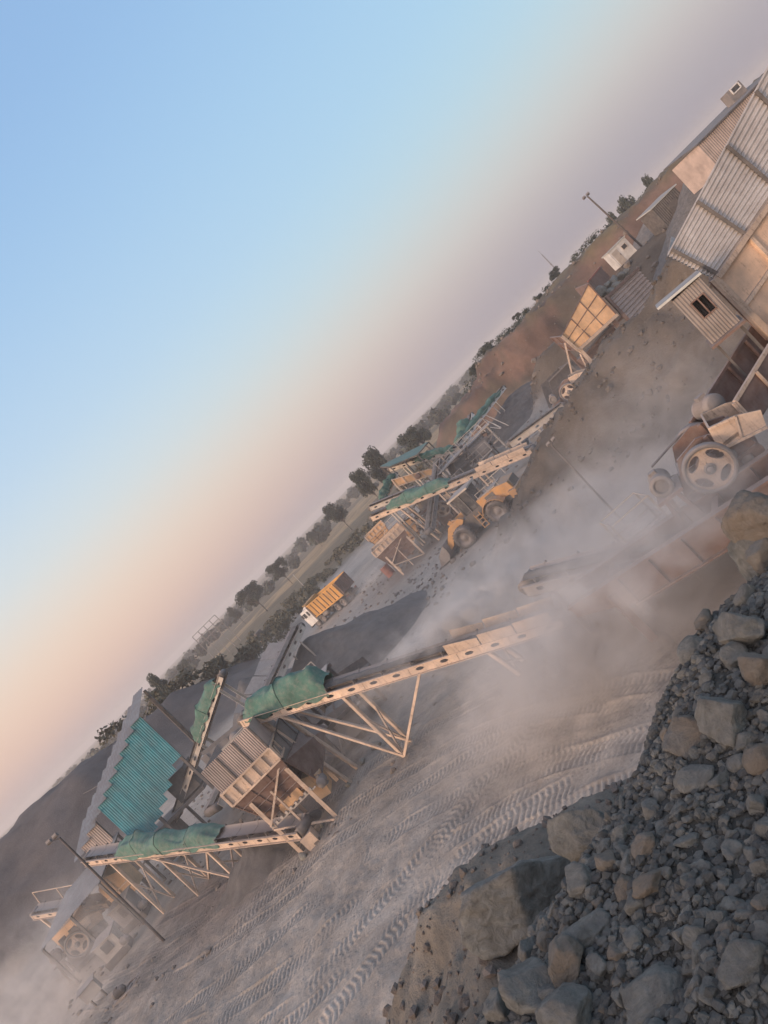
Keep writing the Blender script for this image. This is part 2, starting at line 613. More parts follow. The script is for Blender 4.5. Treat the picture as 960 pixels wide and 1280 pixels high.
def ground_material(name, bump=.5):
    t = NT(name)
    v = t.n("ShaderNodeNewGeometry").outputs["Position"]
    at = t.n("ShaderNodeVertexColor"); at.layer_name = "soil"
    a = t.noise(v, .9, 8, .65, .5)
    b = t.noise(v, 7, 7, .7)
    k = t.ramp(t.math('ADD', t.math('MULTIPLY', a, .6), t.math('MULTIPLY', b, .4)), [(.3, .68), (.5, 1.0), (.7, 1.28)])
    c = t.mix(1.0, at.outputs[0], k, 'MULTIPLY')
    vo = t.n("ShaderNodeTexVoronoi"); vo.inputs["Scale"].default_value = 5.0
    t.l(v, vo.inputs["Vector"])
    peb = t.ramp(vo.outputs["Distance"], [(.1, 1.0), (.3, 0.0)])
    c = t.mix(t.math('MULTIPLY', peb, t.math('MULTIPLY', b, .5)), c, (.2, .18, .17))
    h = t.math('ADD', t.math('MULTIPLY', a, .8), t.math('ADD', b, t.math('MULTIPLY', peb, .25)))
    t.bump(h, bump, .12)
    return t.done(c, .95)


def grid_faces(nx, ny):
    i = np.arange(nx * ny).reshape(ny, nx)
    return np.stack([i[:-1, :-1].ravel(), i[:-1, 1:].ravel(), i[1:, 1:].ravel(), i[1:, :-1].ravel()], -1)


def paint(me, col):
    a = me.color_attributes.new("soil", 'FLOAT_COLOR', 'POINT')
    rgba = np.ones((col.reshape(-1, 3).shape[0], 4), np.float32)
    rgba[:, :3] = np.clip(col.reshape(-1, 3), .01, .9)
    a.data.foreach_set("color", rgba.ravel())


MAT['ground'] = ground_material('quarry_ground')
N = 540
tx = np.sinh(np.linspace(-5.6, 5.6, N)) * 16
ty = np.sinh(np.linspace(-4.4, 5.6, N)) * 16 + 34
X, Y = np.meshgrid(tx, ty)
Z = terrain_z(X, Y)
me = np_mesh("ground", np.stack([X, Y, Z], -1).reshape(-1, 3), grid_faces(N, N), MAT['ground'], True)
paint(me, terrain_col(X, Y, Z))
ground = bpy.data.objects.new("ground", me); COL.objects.link(ground)
tag(ground, kind='structure')

# ------------------------------------------------------------------ haul road with tyre tracks (a real, finely displaced sheet)
def catmull(pts, step=.05):
    pts = [np.array(p, float) for p in pts]
    pts = [2 * pts[0] - pts[1]] + pts + [2 * pts[-1] - pts[-2]]
    out = []
    for i in range(1, len(pts) - 2):
        p0, p1, p2, p3 = pts[i - 1:i + 3]
        m = max(2, int(np.linalg.norm(p2 - p1) / step))
        for t in np.arange(m) / m:
            out.append(.5 * ((2 * p1) + (-p0 + p2) * t + (2 * p0 - 5 * p1 + 4 * p2 - p3) * t * t + (-p0 + 3 * p1 - 3 * p2 + p3) * t ** 3))
    return np.array(out)


def gxy(*pix): return [tuple(G(px, py))[:2] for px, py in pix]


TRACKS = [
    (gxy((60, 1278), (200, 1200), (300, 1120), (392, 1050), (500, 968), (620, 915), (760, 868), (900, 850)), .50, 1),
    (gxy((110, 1290), (250, 1205), (340, 1120), (440, 1040), (540, 978), (650, 930), (790, 890), (930, 860)), .52, -1),
    (gxy((190, 1300), (300, 1215), (390, 1135), (470, 1065), (560, 1005), (660, 958), (770, 925), (900, 890)), .55, 1),
    (gxy((250, 1310), (345, 1235), (430, 1150), (520, 1062), (590, 1010), (680, 965), (775, 938), (900, 910)), .55, 1),
    (gxy((320, 1320), (400, 1240), (470, 1160), (535, 1085), (610, 1030), (690, 985), (790, 955)), .5, -1),
    (gxy((370, 1330), (440, 1250), (500, 1170), (560, 1100), (630, 1050), (720, 1010), (800, 985)), .5, 1),
    (gxy((150, 1330), (290, 1262), (400, 1180), (500, 1110), (560, 1048), (600, 1000), (640, 950), (680, 900)), .5, -1),
    (gxy((80, 1262), (190, 1238), (300, 1170), (395, 1095), (480, 1020), (570, 960), (660, 905), (760, 850)), .48, 1),
    (gxy((230, 1340), (360, 1268), (455, 1195), (520, 1130), (585, 1075), (660, 1020), (740, 975), (850, 930)), .5, 1),
    (gxy((330, 1300), (420, 1205), (485, 1130), (560, 1040), (640, 985), (730, 950), (830, 930)), .5, -1),
    (gxy((10, 1300), (150, 1240), (262, 1168), (360, 1090), (450, 1008), (545, 945), (640, 905), (740, 885)), .5, -1),
    (gxy((280, 1345), (400, 1255), (490, 1150), (545, 1060), (600, 985), (680, 935), (780, 905)), .48, 1),
    (gxy((120, 1228), (260, 1150), (350, 1075), (430, 990), (520, 925), (600, 890)), .46, 1),
    (gxy((-60, 1270), (80, 1215), (210, 1150), (310, 1085), (400, 1010), (500, 930), (590, 880), (700, 840)), .45, -1),
]
x0, x1, y0, y1, st = -28.0, 4.0, 14.0, 38.0, .042
gx, gy = np.arange(x0, x1, st), np.arange(y0, y1, st)
X, Y = np.meshgrid(gx, gy)
edge = np.minimum(np.minimum(X - x0, x1 - X), np.minimum(Y - y0, y1 - Y))
dz = .05 * fbm(X, Y, .8, 4, 55) + .035 * fbm(X, Y, 3.0, 3, 56)
tread_mask = np.zeros_like(X)
fresh = np.zeros_like(X)
for pts, half, way in TRACKS:
    half *= .74
    c = catmull(pts, .06)
    tan = np.gradient(c, axis=0); tan /= np.linalg.norm(tan, axis=1)[:, None]
    arc = np.concatenate([[0], np.cumsum(np.linalg.norm(np.diff(c, axis=0), axis=1))])
    bd = np.full(X.shape, 9.0); bs = np.zeros_like(X); bl = np.zeros_like(X)
    # nearest centre-line sample, by splatting each sample's neighbourhood
    w = int((half + .35) / st) + 1
    for k in range(len(c)):
        ci, cj = int((c[k, 0] - x0) / st), int((c[k, 1] - y0) / st)
        a0, a1, b0, b1 = max(0, cj - w), min(len(gy), cj + w + 1), max(0, ci - w), min(len(gx), ci + w + 1)
        if a1 <= a0 or b1 <= b0: continue
        ddx, ddy = X[a0:a1, b0:b1] - c[k, 0], Y[a0:a1, b0:b1] - c[k, 1]
        d = np.hypot(ddx, ddy)
        m = d < bd[a0:a1, b0:b1]
        bd[a0:a1, b0:b1][m] = d[m]
        bs[a0:a1, b0:b1][m] = arc[k] + (ddx * tan[k, 0] + ddy * tan[k, 1])[m]
        bl[a0:a1, b0:b1][m] = (-ddx * tan[k, 1] + ddy * tan[k, 0])[m]
    u = np.clip(np.abs(bl) / half, 0, 2)
    inside = 1 - sstep(.88, 1.0, np.where(bd < 9, u, 2))
    rim = np.exp(-((np.where(bd < 9, u, 3) - 1.08) / .12) ** 2)
    chev = np.sin(2 * math.pi * (bs * way / .20 + .85 * np.abs(bl) / half * .6 + .5 * fbm(X, Y, .35, 3, 77)))
    lug = sstep(-.25, .35, chev) * (1 - .9 * np.exp(-(bl / (.10 * half)) ** 2))
    wear = sstep(-.30, .12, fbm(X, Y, .30, 4, 60 + int(abs(pts[1][0]) * 7)) + .35 * fbm(X, Y, 1.7, 3, 33))
    depth = inside * (.12 + .88 * wear)
    dz = dz * (1 - .7 * inside) + depth * (-.03 + .034 * lug) + .025 * rim * wear
    tread_mask = np.maximum(tread_mask * (1 - inside), depth * lug)
    fresh = np.maximum(fresh, depth)
Zr = terrain_z(X, Y) + .045 + dz - .5 * (1 - sstep(0, 1.2, edge))
me = np_mesh("haul_road", np.stack([X, Y, Zr], -1).reshape(-1, 3), grid_faces(len(gx), len(gy)), MAT['ground'], True)
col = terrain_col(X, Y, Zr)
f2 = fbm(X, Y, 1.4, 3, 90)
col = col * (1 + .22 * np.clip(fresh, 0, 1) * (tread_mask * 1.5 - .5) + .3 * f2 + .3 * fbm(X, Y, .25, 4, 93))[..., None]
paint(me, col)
road = bpy.data.objects.new("haul_road", me); COL.objects.link(road)
tag(road, kind='structure')

# ------------------------------------------------------------------ the heap the photographer stands on
CRX = np.array([-12, -3, -1.34, -.5, 0, .33, .84, 1.4, 2.5, 4, 12.0])
CRY = np.array([1.0, 2.4, 3.15, 3.5, 3.65, 3.95, 4.3, 4.25, 4.4, 4.7, 5.5])


def heap_z(x, y, rough=True):
    yc = np.interp(x, CRX, CRY)
    n = (.10 * fbm(x, y, .9, 4, 70) + .05 * fbm(x, y, 4.0, 3, 71)) if rough else 0
    top = 7.02 - .85 * np.maximum(0, y - yc) - .10 * np.exp(-((y - yc) / .25) ** 2) - .7 * np.maximum(0, -y - 7) - .7 * np.maximum(0, np.abs(x) - 10)
    # the dusty shoulder half way down
    sh = 5.42 - .42 * np.sqrt((x + 2.15) ** 2 + .35) + .04 * (8 - np.minimum(y, 8)) - .8 * (np.sqrt(np.maximum(0, y - 7.6) ** 2 + .2) - .447) - .6 * np.maximum(0, np.abs(x + 2.1) - 4)
    sh = sh + ((.30 * fbm(x, y, .7, 5, 72) + .10 * fbm(x, y, 3.1, 3, 73)) if rough else 0)
    shade_mound = 10.15 - .7 * np.hypot(x + 8.6, y + 4.2) + (.3 * fbm(x, y, .8, 3, 74) if rough else 0)  # unseen mound added behind the camera to keep the sun off the heap
    low = 3.2 - .7 * np.maximum(0, y - 9.0) - .5 * np.maximum(0, np.abs(x) - 9)
    return np.maximum(np.maximum(np.maximum(top + n, sh), low), shade_mound)


gx = np.concatenate([np.arange(-16, -4, .25), np.arange(-4, 5, .035), np.arange(5, 16, .25)])
gy = np.concatenate([np.arange(-16, .5, .3), np.arange(.5, 6, .035), np.arange(6, 14.5, .09)])
X, Y = np.meshgrid(gx, gy)
Zh = heap_z(X, Y)
MAT['heap'] = ground_material('heap_rubble', .8)
me = np_mesh("rubble_heap", np.stack([X, Y, Zh], -1).reshape(-1, 3), grid_faces(len(gx), len(gy)), MAT['heap'], True)
n2 = fbm(X, Y, 2.2, 4, 91)
fines = np.stack([np.full(X.shape, v) for v in (.062, .060, .053)], -1) * (1 + .5 * n2)[..., None]
clay = np.stack([np.full(X.shape, v) for v in (.19, .165, .135)], -1) * (1 + .5 * n2)[..., None]
m = sstep(4.6, 5.6, Y - .25 * np.minimum(X, 0) * 0 + .5 * n2)
paint(me, fines + (clay - fines) * m[..., None])
heap = bpy.data.objects.new("rubble_heap", me); COL.objects.link(heap)
tag(heap, kind='structure')


# --- rocks
def ico(sub):
    import bmesh
    bm = bmesh.new()
    bmesh.ops.create_icosphere(bm, subdivisions=sub, radius=1.0)
    V = np.array([v.co[:] for v in bm.verts]); F = np.array([[v.index for v in f.verts] for f in bm.faces])
    bm.free()
    return V / np.linalg.norm(V, axis=1)[:, None], F


ICO = {s: ico(s) for s in (1, 2, 3, 4, 5)}


def rock_shape(seed, sub, planes=13, crag=.05):
    """angular block: a ball cut by random planes, edges softened, faces broken by fracture noise"""
    g = np.random.default_rng(seed)
    V, F = ICO[sub]
    n = g.normal(size=(planes, 3)); n /= np.linalg.norm(n, axis=1)[:, None]
    d = g.uniform(.50, .92, planes)
    q = V @ n.T
    r = np.where(q > .02, d / np.maximum(q, .02), 9.0)
    k = {1: 30.0, 2: 30.0, 3: 45.0, 4: 70.0, 5: 90.0}[sub]
    rr = -np.log(np.exp(-k * np.minimum(r, 1.5)).sum(1) + math.exp(-k * 1.05)) / k
    P_ = V * rr[:, None]
    if sub >= 3:
        o = g.uniform(0, 50, 3)
        nz = np.array([noise.fractal(Vector(p * 2.2 + o), 1.0, 2.1, 5) + .5 * abs(noise.noise(Vector(p * 6 + o))) for p in P_])
        P_ = P_ * (1 + crag * nz)[:, None]
    return P_, F


def rock_material(name, lo, hi, tan, amt):
    t = NT(name)
    v = t.n("ShaderNodeNewGeometry").outputs["Position"]
    oi = t.n("ShaderNodeObjectInfo")
    a = t.noise(v, 9, 10, .7, .8); b = t.noise(v, 70, 6, .8); d = t.noise(v, 3.0, 6, .65)
    c = t.mix(t.ramp(a, [(.32, 0.0), (.68, 1.0)]), lo, hi)
    ri = t.n("ShaderNodeNewGeometry").outputs["Random Per Island"]
    sh = t.math('ADD', t.math('MULTIPLY', t.math('POWER', ri, 1.6), 1.05), .55)
    c = t.mix(1.0, c, sh, 'MULTIPLY')
    tm = t.math('MULTIPLY', t.ramp(t.math('ADD', t.math('MULTIPLY', d, .8), t.math('MULTIPLY', ri, .25)), [(.48, 0.0), (.66, 1.0)]), amt)
    c = t.mix(tm, c, tan)
    geo = t.n("ShaderNodeNewGeometry"); s = t.n("ShaderNodeSeparateXYZ"); t.l(geo.outputs["Normal"], s.inputs[0])
    dm = t.math('MULTIPLY', t.ramp(s.outputs[2], [(.35, 0.0), (.95, 1.0)]), t.ramp(t.noise(v, 9, 7, .7), [(.4, 0.1), (.65, .7)]))
    c = t.mix(dm, c, (.125, .118, .116))
    c = t.mix(t.ramp(b, [(.58, 0.0), (.72, .6)]), c, (.26, .25, .24))
    c = t.mix(t.ramp(b, [(.28, .6), (.42, 0.0)]), c, (.03, .03, .03))
    t.bump(t.math('ADD', a, t.math('MULTIPLY', b, .35)), .9, .07)
    return t.done(c, .88)


MAT['rock'] = rock_material('quarried_basalt', (.075, .077, .071), (.25, .25, .23), (.26, .21, .155), .25)
MAT['rock_tan'] = rock_material('weathered_basalt', (.095, .09, .08), (.235, .215, .185), (.28, .205, .14), .5)


def heap_hit(px, py):
    """where the line of sight first meets the heap's surface"""
    r = ray(px, py)
    t = np.arange(.8, 18, .025)
    hz = heap_z(EYE.x + r.x * t, EYE.y + r.y * t)
    k = np.nonzero(EYE.z + r.z * t < hz)[0]
    return EYE + r * float(t[k[0]]) if len(k) else None


def put_rock(p, size, seed, mat, sub=3, rot=None, sink=.25, label=None, group=None, name="rock", crag=.05, mesh=None):
    g = random.Random(seed)
    if mesh is None:
        V, F = rock_shape(seed, sub, g.choice((8, 9, 10, 12)), crag)
        V = V * (np.array(size) / 2 * np.array([1.22, 1.12, 1.12]))
        mesh = np_mesh(name, V, F, mat, True)
    o = bpy.data.objects.new(name, mesh); COL.objects.link(o)
    o.rotation_euler = rot if rot else (g.uniform(-.4, .4), g.uniform(-.4, .4), g.uniform(0, 6.28))
    h = (size[2] if not isinstance(size, (int, float)) else size)
    o.location = (p.x, p.y, p.z + h * (.5 - sink))
    tag(o, label, "rock", group)
    return o


NAMED_ROCKS = [
    # px, py, width px, height ratio, tan?, label
    (655, 1124, 132, .62, 0, "huge dark block with a brown broken end, far bigger than any rock round it", (.1, .25, .55)),
    (733, 1050, 62, 1.15, 0, "upright smooth grey slab wedged beside the huge block at the heap's brink", None),
    (724, 1105, 44, .85, 0, "light grey angular stone under the upright slab", None),
    (731, 1168, 62, .55, 0, "long pale low stone with white scuffs below the angular grey one", None),
    (710, 1209, 56, .8, 1, "pale lump with a tan shoulder, between the long stone and the bottom rocks", None),
    (665, 1238, 64, 1.0, 0, "tall ridged grey rock under the huge block", None),
    (714, 1260, 66, .7, 0, "broad flat-faced grey block at the very bottom of the heap", None),
    (688, 1248, 36, .6, 0, "short pale wedge of stone between two big bottom rocks", None),
    (628, 1264, 44, .85, 0, "round dark stone in the bottom corner of the heap", None),
    (664, 1190, 38, .8, 0, "dark rounded stone tucked beneath the huge block", None),
    (637, 1176, 25, 1.1, 1, "small tan stone propped against the brown end of the huge block", None),
    (749, 1206, 32, .7, 0, "small squared grey stone right of the pale lump", None),
    (859, 924, 62, .70, 1, "smooth oval boulder with a tan underside, lying near the heap's edge", None),
    (903, 900, 70, .8, 0, "big dark earthy boulder behind the smooth oval one", None),
    (868, 973, 50, .5, 0, "flat pale stone just below the smooth oval boulder", None),
    (946, 1008, 36, .8, 0, "pointed grey stone at the heap's side, level with the flat pale stone", None),
    (806, 1059, 32, .7, 1, "cube-like pale stone with tan edges near the brink", None),
    (812, 1108, 44, .7, 1, "long light stone with a bright split face, brightest of the small ones", None),
    (874, 1172, 29, .9, 0, "lone squared dark stone in the middle of the fine rubble", None),
    (934, 1210, 54, .8, 0, "large triangular grey stone in the lower rubble", None),
    (818, 1240, 84, .4, 0, "long dark narrow slab sunk in the rubble", (.0, .15, .75)),
    (956, 1084, 28, .9, 0, "rounded grey stone cut by the picture's edge, level with the squared dark stone", None),
    (796, 1131, 30, .9, 0, "dark squared stone under the long light stone", None),
    (779, 1046, 28, .8, 0, "light wedge of stone left of the cube-like pale one", None),
    (760, 1076, 30, .9, 1, "tan broken stone next to the upright slab", None),
    (957, 950, 44, .9, 1, "tan boulder half cut by the picture's edge, above the pointed grey stone", None),
    (910, 716, 50, .8, 1, "tan block with a dark flat cap at the top of the heap", None),
    (882, 746, 56, 1.1, 1, "tall tan boulder on the brink below the capped block", None),
    (854, 786, 42, 1.1, 1, "tan stone leaning out over the brink, lowest of the tan group", None),
    (880, 779, 36, .8, 1, "pale tan stone wedged behind the leaning tan one", None),
    (829, 853, 62, 1.0, 1, "reddish cracked boulder on the brink above the fine slope", None),
    (935, 745, 34, .8, 0, "small dark cube of stone beside the tall tan boulder", None),
    (953, 842, 48, 1.1, 1, "warm brown block standing at the picture's edge above the oval boulder", None),
    (957, 700, 40, 1.2, 1, "tan stone at the picture's edge on top of the heap", None),
    (868, 815, 44, .6, 0, "flat grey plate of stone between the reddish boulder and the leaning one", None),
    (916, 822, 46, .6, 0, "wide grey stone left of the warm brown block", None),
    (930, 790, 60, .7, 0, "broad earthy grey boulder in the upper rubble", None),
    (905, 655, 0, 0, 0, None, None),
]
taken = []
for i, (px, py, w, hr, tan, lab, rot) in enumerate(NAMED_ROCKS):
    if not w: continue
    p = heap_hit(px + .12 * w * hr, py + .12 * w * hr)
    if p is None: continue
    d = (p - EYE).length
    s = w * d / FPX * (.92 if w > 55 else .82)
    g = random.Random(i + 40)
    put_rock(p, (s, s * g.uniform(.72, .95), s * hr), 300 + i, MAT['rock_tan'] if tan else MAT['rock'], 5 if w > 50 else 4,
             rot if rot else (g.uniform(-.25, .25), g.uniform(-.25, .25), g.uniform(0, 6.28)), .22, lab, None, "rock", .10 if i else .09)
    taken.append((p.x, p.y, s * .5))
# the warm rock above the heap at the picture's side
p = P(946, 648, 4.75)
put_rock(Vector((p.x, p.y, p.z - .15)), (.42, .36, .34), 991, MAT['rock_tan'], 5, None, .1, "craggy warm brown rock standing apart on the heap's far end", None, "rock", .12)
taken.append((p.x, p.y, .25))
p2_ = Vector((p.x + .05, p.y + .02, p.z - .55))
put_rock(p2_, (.75, .6, .55), 992, MAT['rock'], 3, None, .1, "dark base rock under the craggy warm brown rock", None, "rock", .1)

# loose stones: 250 that one could count, then the grit between them
meshes = []
for k in range(26):
    V, F = rock_shape(700 + k, 4, 7 + k % 5, .10)
    g = np.random.default_rng(k)
    meshes.append(np_mesh("stone", V * np.array([.62, g.uniform(.36, .58), g.uniform(.28, .48)]), F, MAT['rock_tan'] if k % 6 == 0 else MAT['rock'], True))
rg = random.Random(5)
cnt, tries = 0, 0
while cnt < 256 and tries < 30000:
    tries += 1
    px, py = rg.uniform(560, 985), rg.uniform(640, 1305)
    if px + py * .55 < 1235: continue
    p = heap_hit(px, py)
    if p is None or p.y > 5.2: continue
    s = (.034 + .072 * rg.random() ** 1.8) * (1.2 if px < 790 else 1.0)
    if any((p.x - a) ** 2 + (p.y - b) ** 2 < (c * .8 + s * .42) ** 2 for a, b, c in taken): continue
    taken.append((p.x, p.y, s * .5))
    o = bpy.data.objects.new("stone", rg.choice(meshes)); COL.objects.link(o)
    o.scale = (s, s, s)
    o.rotation_euler = (rg.uniform(-.5, .5), rg.uniform(-.5, .5), rg.uniform(0, 6.28))
    o.location = (p.x, p.y, p.z + s * .10)
    tag(o, "small broken grey stone lying loose among the rubble of the heap", "stone", "loose stones on the rubble heap")
    cnt += 1

VV, FF, off = [], [], 0
g = np.random.default_rng(3)
base = [rock_shape(900 + k, 1, 8) for k in range(12)]
base += [(V * .8, F) for V, F in base[:0]]
gxs, gys = g.uniform(-3.4, 4.6, 84000), g.uniform(1.3, 5.6, 84000)
gzs, gyc = heap_z(gxs, gys), np.interp(gxs, CRX, CRY)
for x, y, z, yc in zip(gxs, gys, gzs, gyc):
    if y > yc + .9: continue
    s = .006 + .034 * g.random() ** 2.2
    V, F = base[g.integers(12)]
    a = g.uniform(0, 6.28); ca, sa = math.cos(a), math.sin(a)
    V = V * np.array([s, s * g.uniform(.6, 1), s * g.uniform(.45, .9)])
    V = np.stack([V[:, 0] * ca - V[:, 1] * sa, V[:, 0] * sa + V[:, 1] * ca, V[:, 2]], -1) + (x, y, z + s * .2)
    VV.append(V); FF.append(F + off); off += len(V)
me = np_mesh("gravel", np.concatenate(VV), np.concatenate(FF), MAT['rock'], False)
o = bpy.data.objects.new("gravel", me); COL.objects.link(o)
tag(o, "fine grey gravel and grit filling the rubble heap", "gravel", None, 'stuff')
VV, FF, off = [], [], 0
MAT['clod'] = soil_material('dusty_clod', [(.35, (.13, .11, .095)), (.65, (.22, .185, .16))], 3.0, .5)
# clods and stones on the dusty shoulder and down the far side
gxs, gys = g.uniform(-6, 4.5, 2600), g.uniform(4.5, 11, 2600)
for x, y, z in zip(gxs, gys, heap_z(gxs, gys)):
    s = .015 + .07 * g.random() ** 4
    V, F = base[g.integers(12)]
    V = V * s + (x, y, z + s * .1)
    VV.append(V); FF.append(F + off); off += len(V)
me = np_mesh("gravel", np.concatenate(VV), np.concatenate(FF), MAT['clod'], False)
o = bpy.data.objects.new("gravel", me); COL.objects.link(o)
tag(o, "dusty clods and pebbles on the shoulder below the heap", "gravel", None, 'stuff')
# ------------------------------------------------------------------ builders for the crushing plant
def lerp(a, b, t): return Vector(a) + (Vector(b) - Vector(a)) * t
def ground_z(x, y): return float(terrain_z(np.array(float(x)), np.array(float(y))))


def conveyor(name, a, b, width, hs, label, mat, legs=(), pitch=1.0, group=None, rollers=True, loaded=False, deck=None, belt=True, hood=0):
    """belt conveyor from tail a to head b (belt centre line at the stringers' mid height)"""
    a, b = Vector(a), Vector(b)
    t = thing(name, (a.x, a.y, min(a.z, ground_z(a.x, a.y) + .5)), label, "conveyor", group)
    u = (b - a); Ln = u.length; u.normalize()
    w = u.cross(Vector((0, 0, 1))).normalized(); n = w.cross(u)
    def L(x, y, z): return a + u * x + w * y + n * z
    for sd in (-1, 1):
        m = MB()
        y0, y1 = sd * width / 2, sd * (width / 2 + .012)
        k = max(1, int(Ln / pitch)); s = Ln / k
        for i in range(k):
            m.pierced(lambda x, z: L(x, y0, z), lambda x, z: L(x, y1, z), i * s, (i + 1) * s, -hs / 2, hs / 2, (i + .5) * s, 0.0, .17 * min(1, s), hs * .19)
        for z in (-hs / 2, hs / 2):    # flanges of the channel
            m.frame_box(L(Ln / 2, sd * (width / 2 + .05), z), u * Ln / 2, w * .05, n * .009)
        for i in range(0, k + 1, 2):   # splice plates
            m.frame_box(L(min(Ln - .05, max(.05, i * s)), sd * (width / 2 + .022), 0), u * .05, w * .012, n * hs * .42)
        m.build("stringer", mat, t)
    if belt:
        m = MB()
        prof = [(-.42, .16), (-.22, .03), (.22, .03), (.42, .16)]
        kk = max(2, int(Ln / .8))
        vs = [L(Ln * i / kk, y * width, z + hs * .5) for i in range(kk + 1) for (y, z) in prof]
        fs = [(i * 4 + j, i * 4 + j + 1, (i + 1) * 4 + j + 1, (i + 1) * 4 + j) for i in range(kk) for j in range(3)]
        m.add(vs, fs, True)
        m.frame_box(L(Ln / 2, 0, -hs * .28), u * Ln / 2, w * width * .42, n * .008)
        m.build("belt", MAT['belt'], t)
    for x, nm in ((0.0, "tail_drum"), (Ln, "head_drum")):
        m = MB(); m.lathe(L(x, -width * .45, hs * .12), w, [(0, 0), (hs * .62, 0), (hs * .62, width * .9), (0, width * .9)], 16)
        m.build(nm, MAT['dark_steel'], t)
    if rollers:
        k = int(Ln / 1.2)
        for i in range(k):
            x = (i + .5) * Ln / k
            m = MB()
            for sd in (-1, 1):
                m.bar(L(x, sd * width * .5, hs * .5), L(x, sd * width * .5, hs * .5 + .2), .04)
                m.tube([L(x, sd * width * .24, hs * .5), L(x, sd * width * .47, hs * .5 + .16)], .045, 6)
            m.tube([L(x, -width * .22, hs * .5), L(x, width * .22, hs * .5)], .045, 6)
            m.build("idler", MAT['dark_steel'], t)
    for lg in legs:
        f, tops, dx, gz = lg[0], lg[1], lg[2], lg[3]
        for sd in tops:
            top = L(f * Ln, sd * (width / 2 + .03), -hs / 2)
            foot = Vector((top.x + dx[0], top.y + dx[1], gz if gz is not None else ground_z(top.x + dx[0], top.y + dx[1]) - .1))
            m = MB(); m.angle_bar(top, foot, .13, .02, u); m.box(foot + Vector((0, 0, .06)), (.35, .35, .04))
            m.build("leg", mat, t)
        if len(tops) == 2 and len(lg) > 4 and lg[4]:
            pa, pb = L(f * Ln, -width / 2, -hs / 2), L(f * Ln, width / 2, -hs / 2)
            fz = ground_z(pa.x, pa.y)
            m = MB()
            m.bar((pa.x, pa.y, fz + .6 * (pa.z - fz)), (pb.x + dx[0] * .8, pb.y + dx[1] * .8, fz + .15), .07)
            m.bar((pb.x, pb.y, fz + .6 * (pb.z - fz)), (pa.x + dx[0] * .8, pa.y + dx[1] * .8, fz + .15), .07)
            m.build("cross_brace", mat, t)
    if loaded:
        m = MB(); g = random.Random(name)
        kk = int(Ln / .15)
        prof = [-.3, -.15, 0, .15, .3]
        vs = [L(Ln * i / kk, y * width, hs * .5 + .06 + .12 * (1 - (y / .3) ** 2) + g.uniform(-.02, .03)) for i in range(kk + 1) for y in prof]
        fs = [(i * 5 + j, i * 5 + j + 1, (i + 1) * 5 + j + 1, (i + 1) * 5 + j) for i in range(kk) for j in range(4)]
        m.add(vs, fs, True)
        m.build("carried_stone", MAT['stone_load'], t)
    return t, L, Ln


MAT['stone_load'] = soil_material('crushed_stone', [(.35, (.10, .095, .093)), (.65, (.21, .195, .187))], 2.5, .7)
MAT['fine_stone'] = soil_material('fine_dark_stone', [(.35, (.075, .07, .069)), (.65, (.15, .14, .135))], 1.6, .9, True, .05)


def tarp(L, x0, x1, width, hs, label, h=.75, drop=.3, mat='tarp', seed=1, pinch=None, hoops=3, group="green net covers over the conveyors", skew=0.0, grow=0.0):
    """shade net slung over hoops above a conveyor, sagging between them"""
    g = random.Random(seed)
    nu, nv = 44, 18
    m = MB(); vs = []
    o = g.uniform(0, 60)
    for i in range(nu + 1):
        s = i / nu
        hp = abs(math.sin(math.pi * s * hoops)) ** .7
        sag = (1.0 - .26 * hp) * (1 - grow * s)
        if pinch is not None: sag *= 1 - .55 * math.exp(-((s - pinch) / .09) ** 2)
        e_ = min(1.0, min(s, 1 - s) / .13); sag *= .30 + .70 * e_ * e_ * (3 - 2 * e_)
        for j in range(nv + 1):
            q = j / nv * 2 - 1
            ang = q * math.pi / 2
            yy = math.copysign(abs(math.sin(ang)) ** .8, q) * (width / 2 + .10) * (.84 + .16 * sag + .07 * noise.noise(Vector((s * 7 + o, q, 9.0))))
            zz = math.cos(ang) ** .75 * h * sag if abs(q) < .999 else 0
            if abs(q) > .8: zz -= drop * (abs(q) - .8) / .2 * (.35 + 1.6 * abs(noise.noise(Vector((s * 5 + o, q * 2, 3)))))
            fold = math.sin(9 * (s * hoops * .5 + .35 * q) + 2.5 * noise.noise(Vector((s * 4 + o, q, 2.0))))
            nz = noise.noise(Vector((s * 5 + o, q * 2.0, 1.0))) * .16 + noise.noise(Vector((s * 15 + o, q * 4, 7.0))) * .06 + .035 * fold * abs(fold)
            vs.append(L(x0 + (x1 - x0) * s + skew * zz, yy * (1 + nz * .7), hs * .5 + zz + nz))
    w = nv + 1
    fs = [(i * w + j, i * w + j + 1, (i + 1) * w + j + 1, (i + 1) * w + j) for i in range(nu) for j in range(nv)]
    m.add(vs, fs, True)
    c = L((x0 + x1) / 2, 0, 0)
    root = m.build("net_cover", MAT[mat])
    tag(root, label, "net cover", group)
    # rope lashings round the cover
    for k in range(1, hoops):
        i = int(k * nu / hoops)
        r = MB(); r.tube([v + (v - c).normalized() * .012 for v in vs[i * w:(i + 1) * w]], .018, 5)
        r.build("lashing", MAT['tarp_dark'], root)
    return root


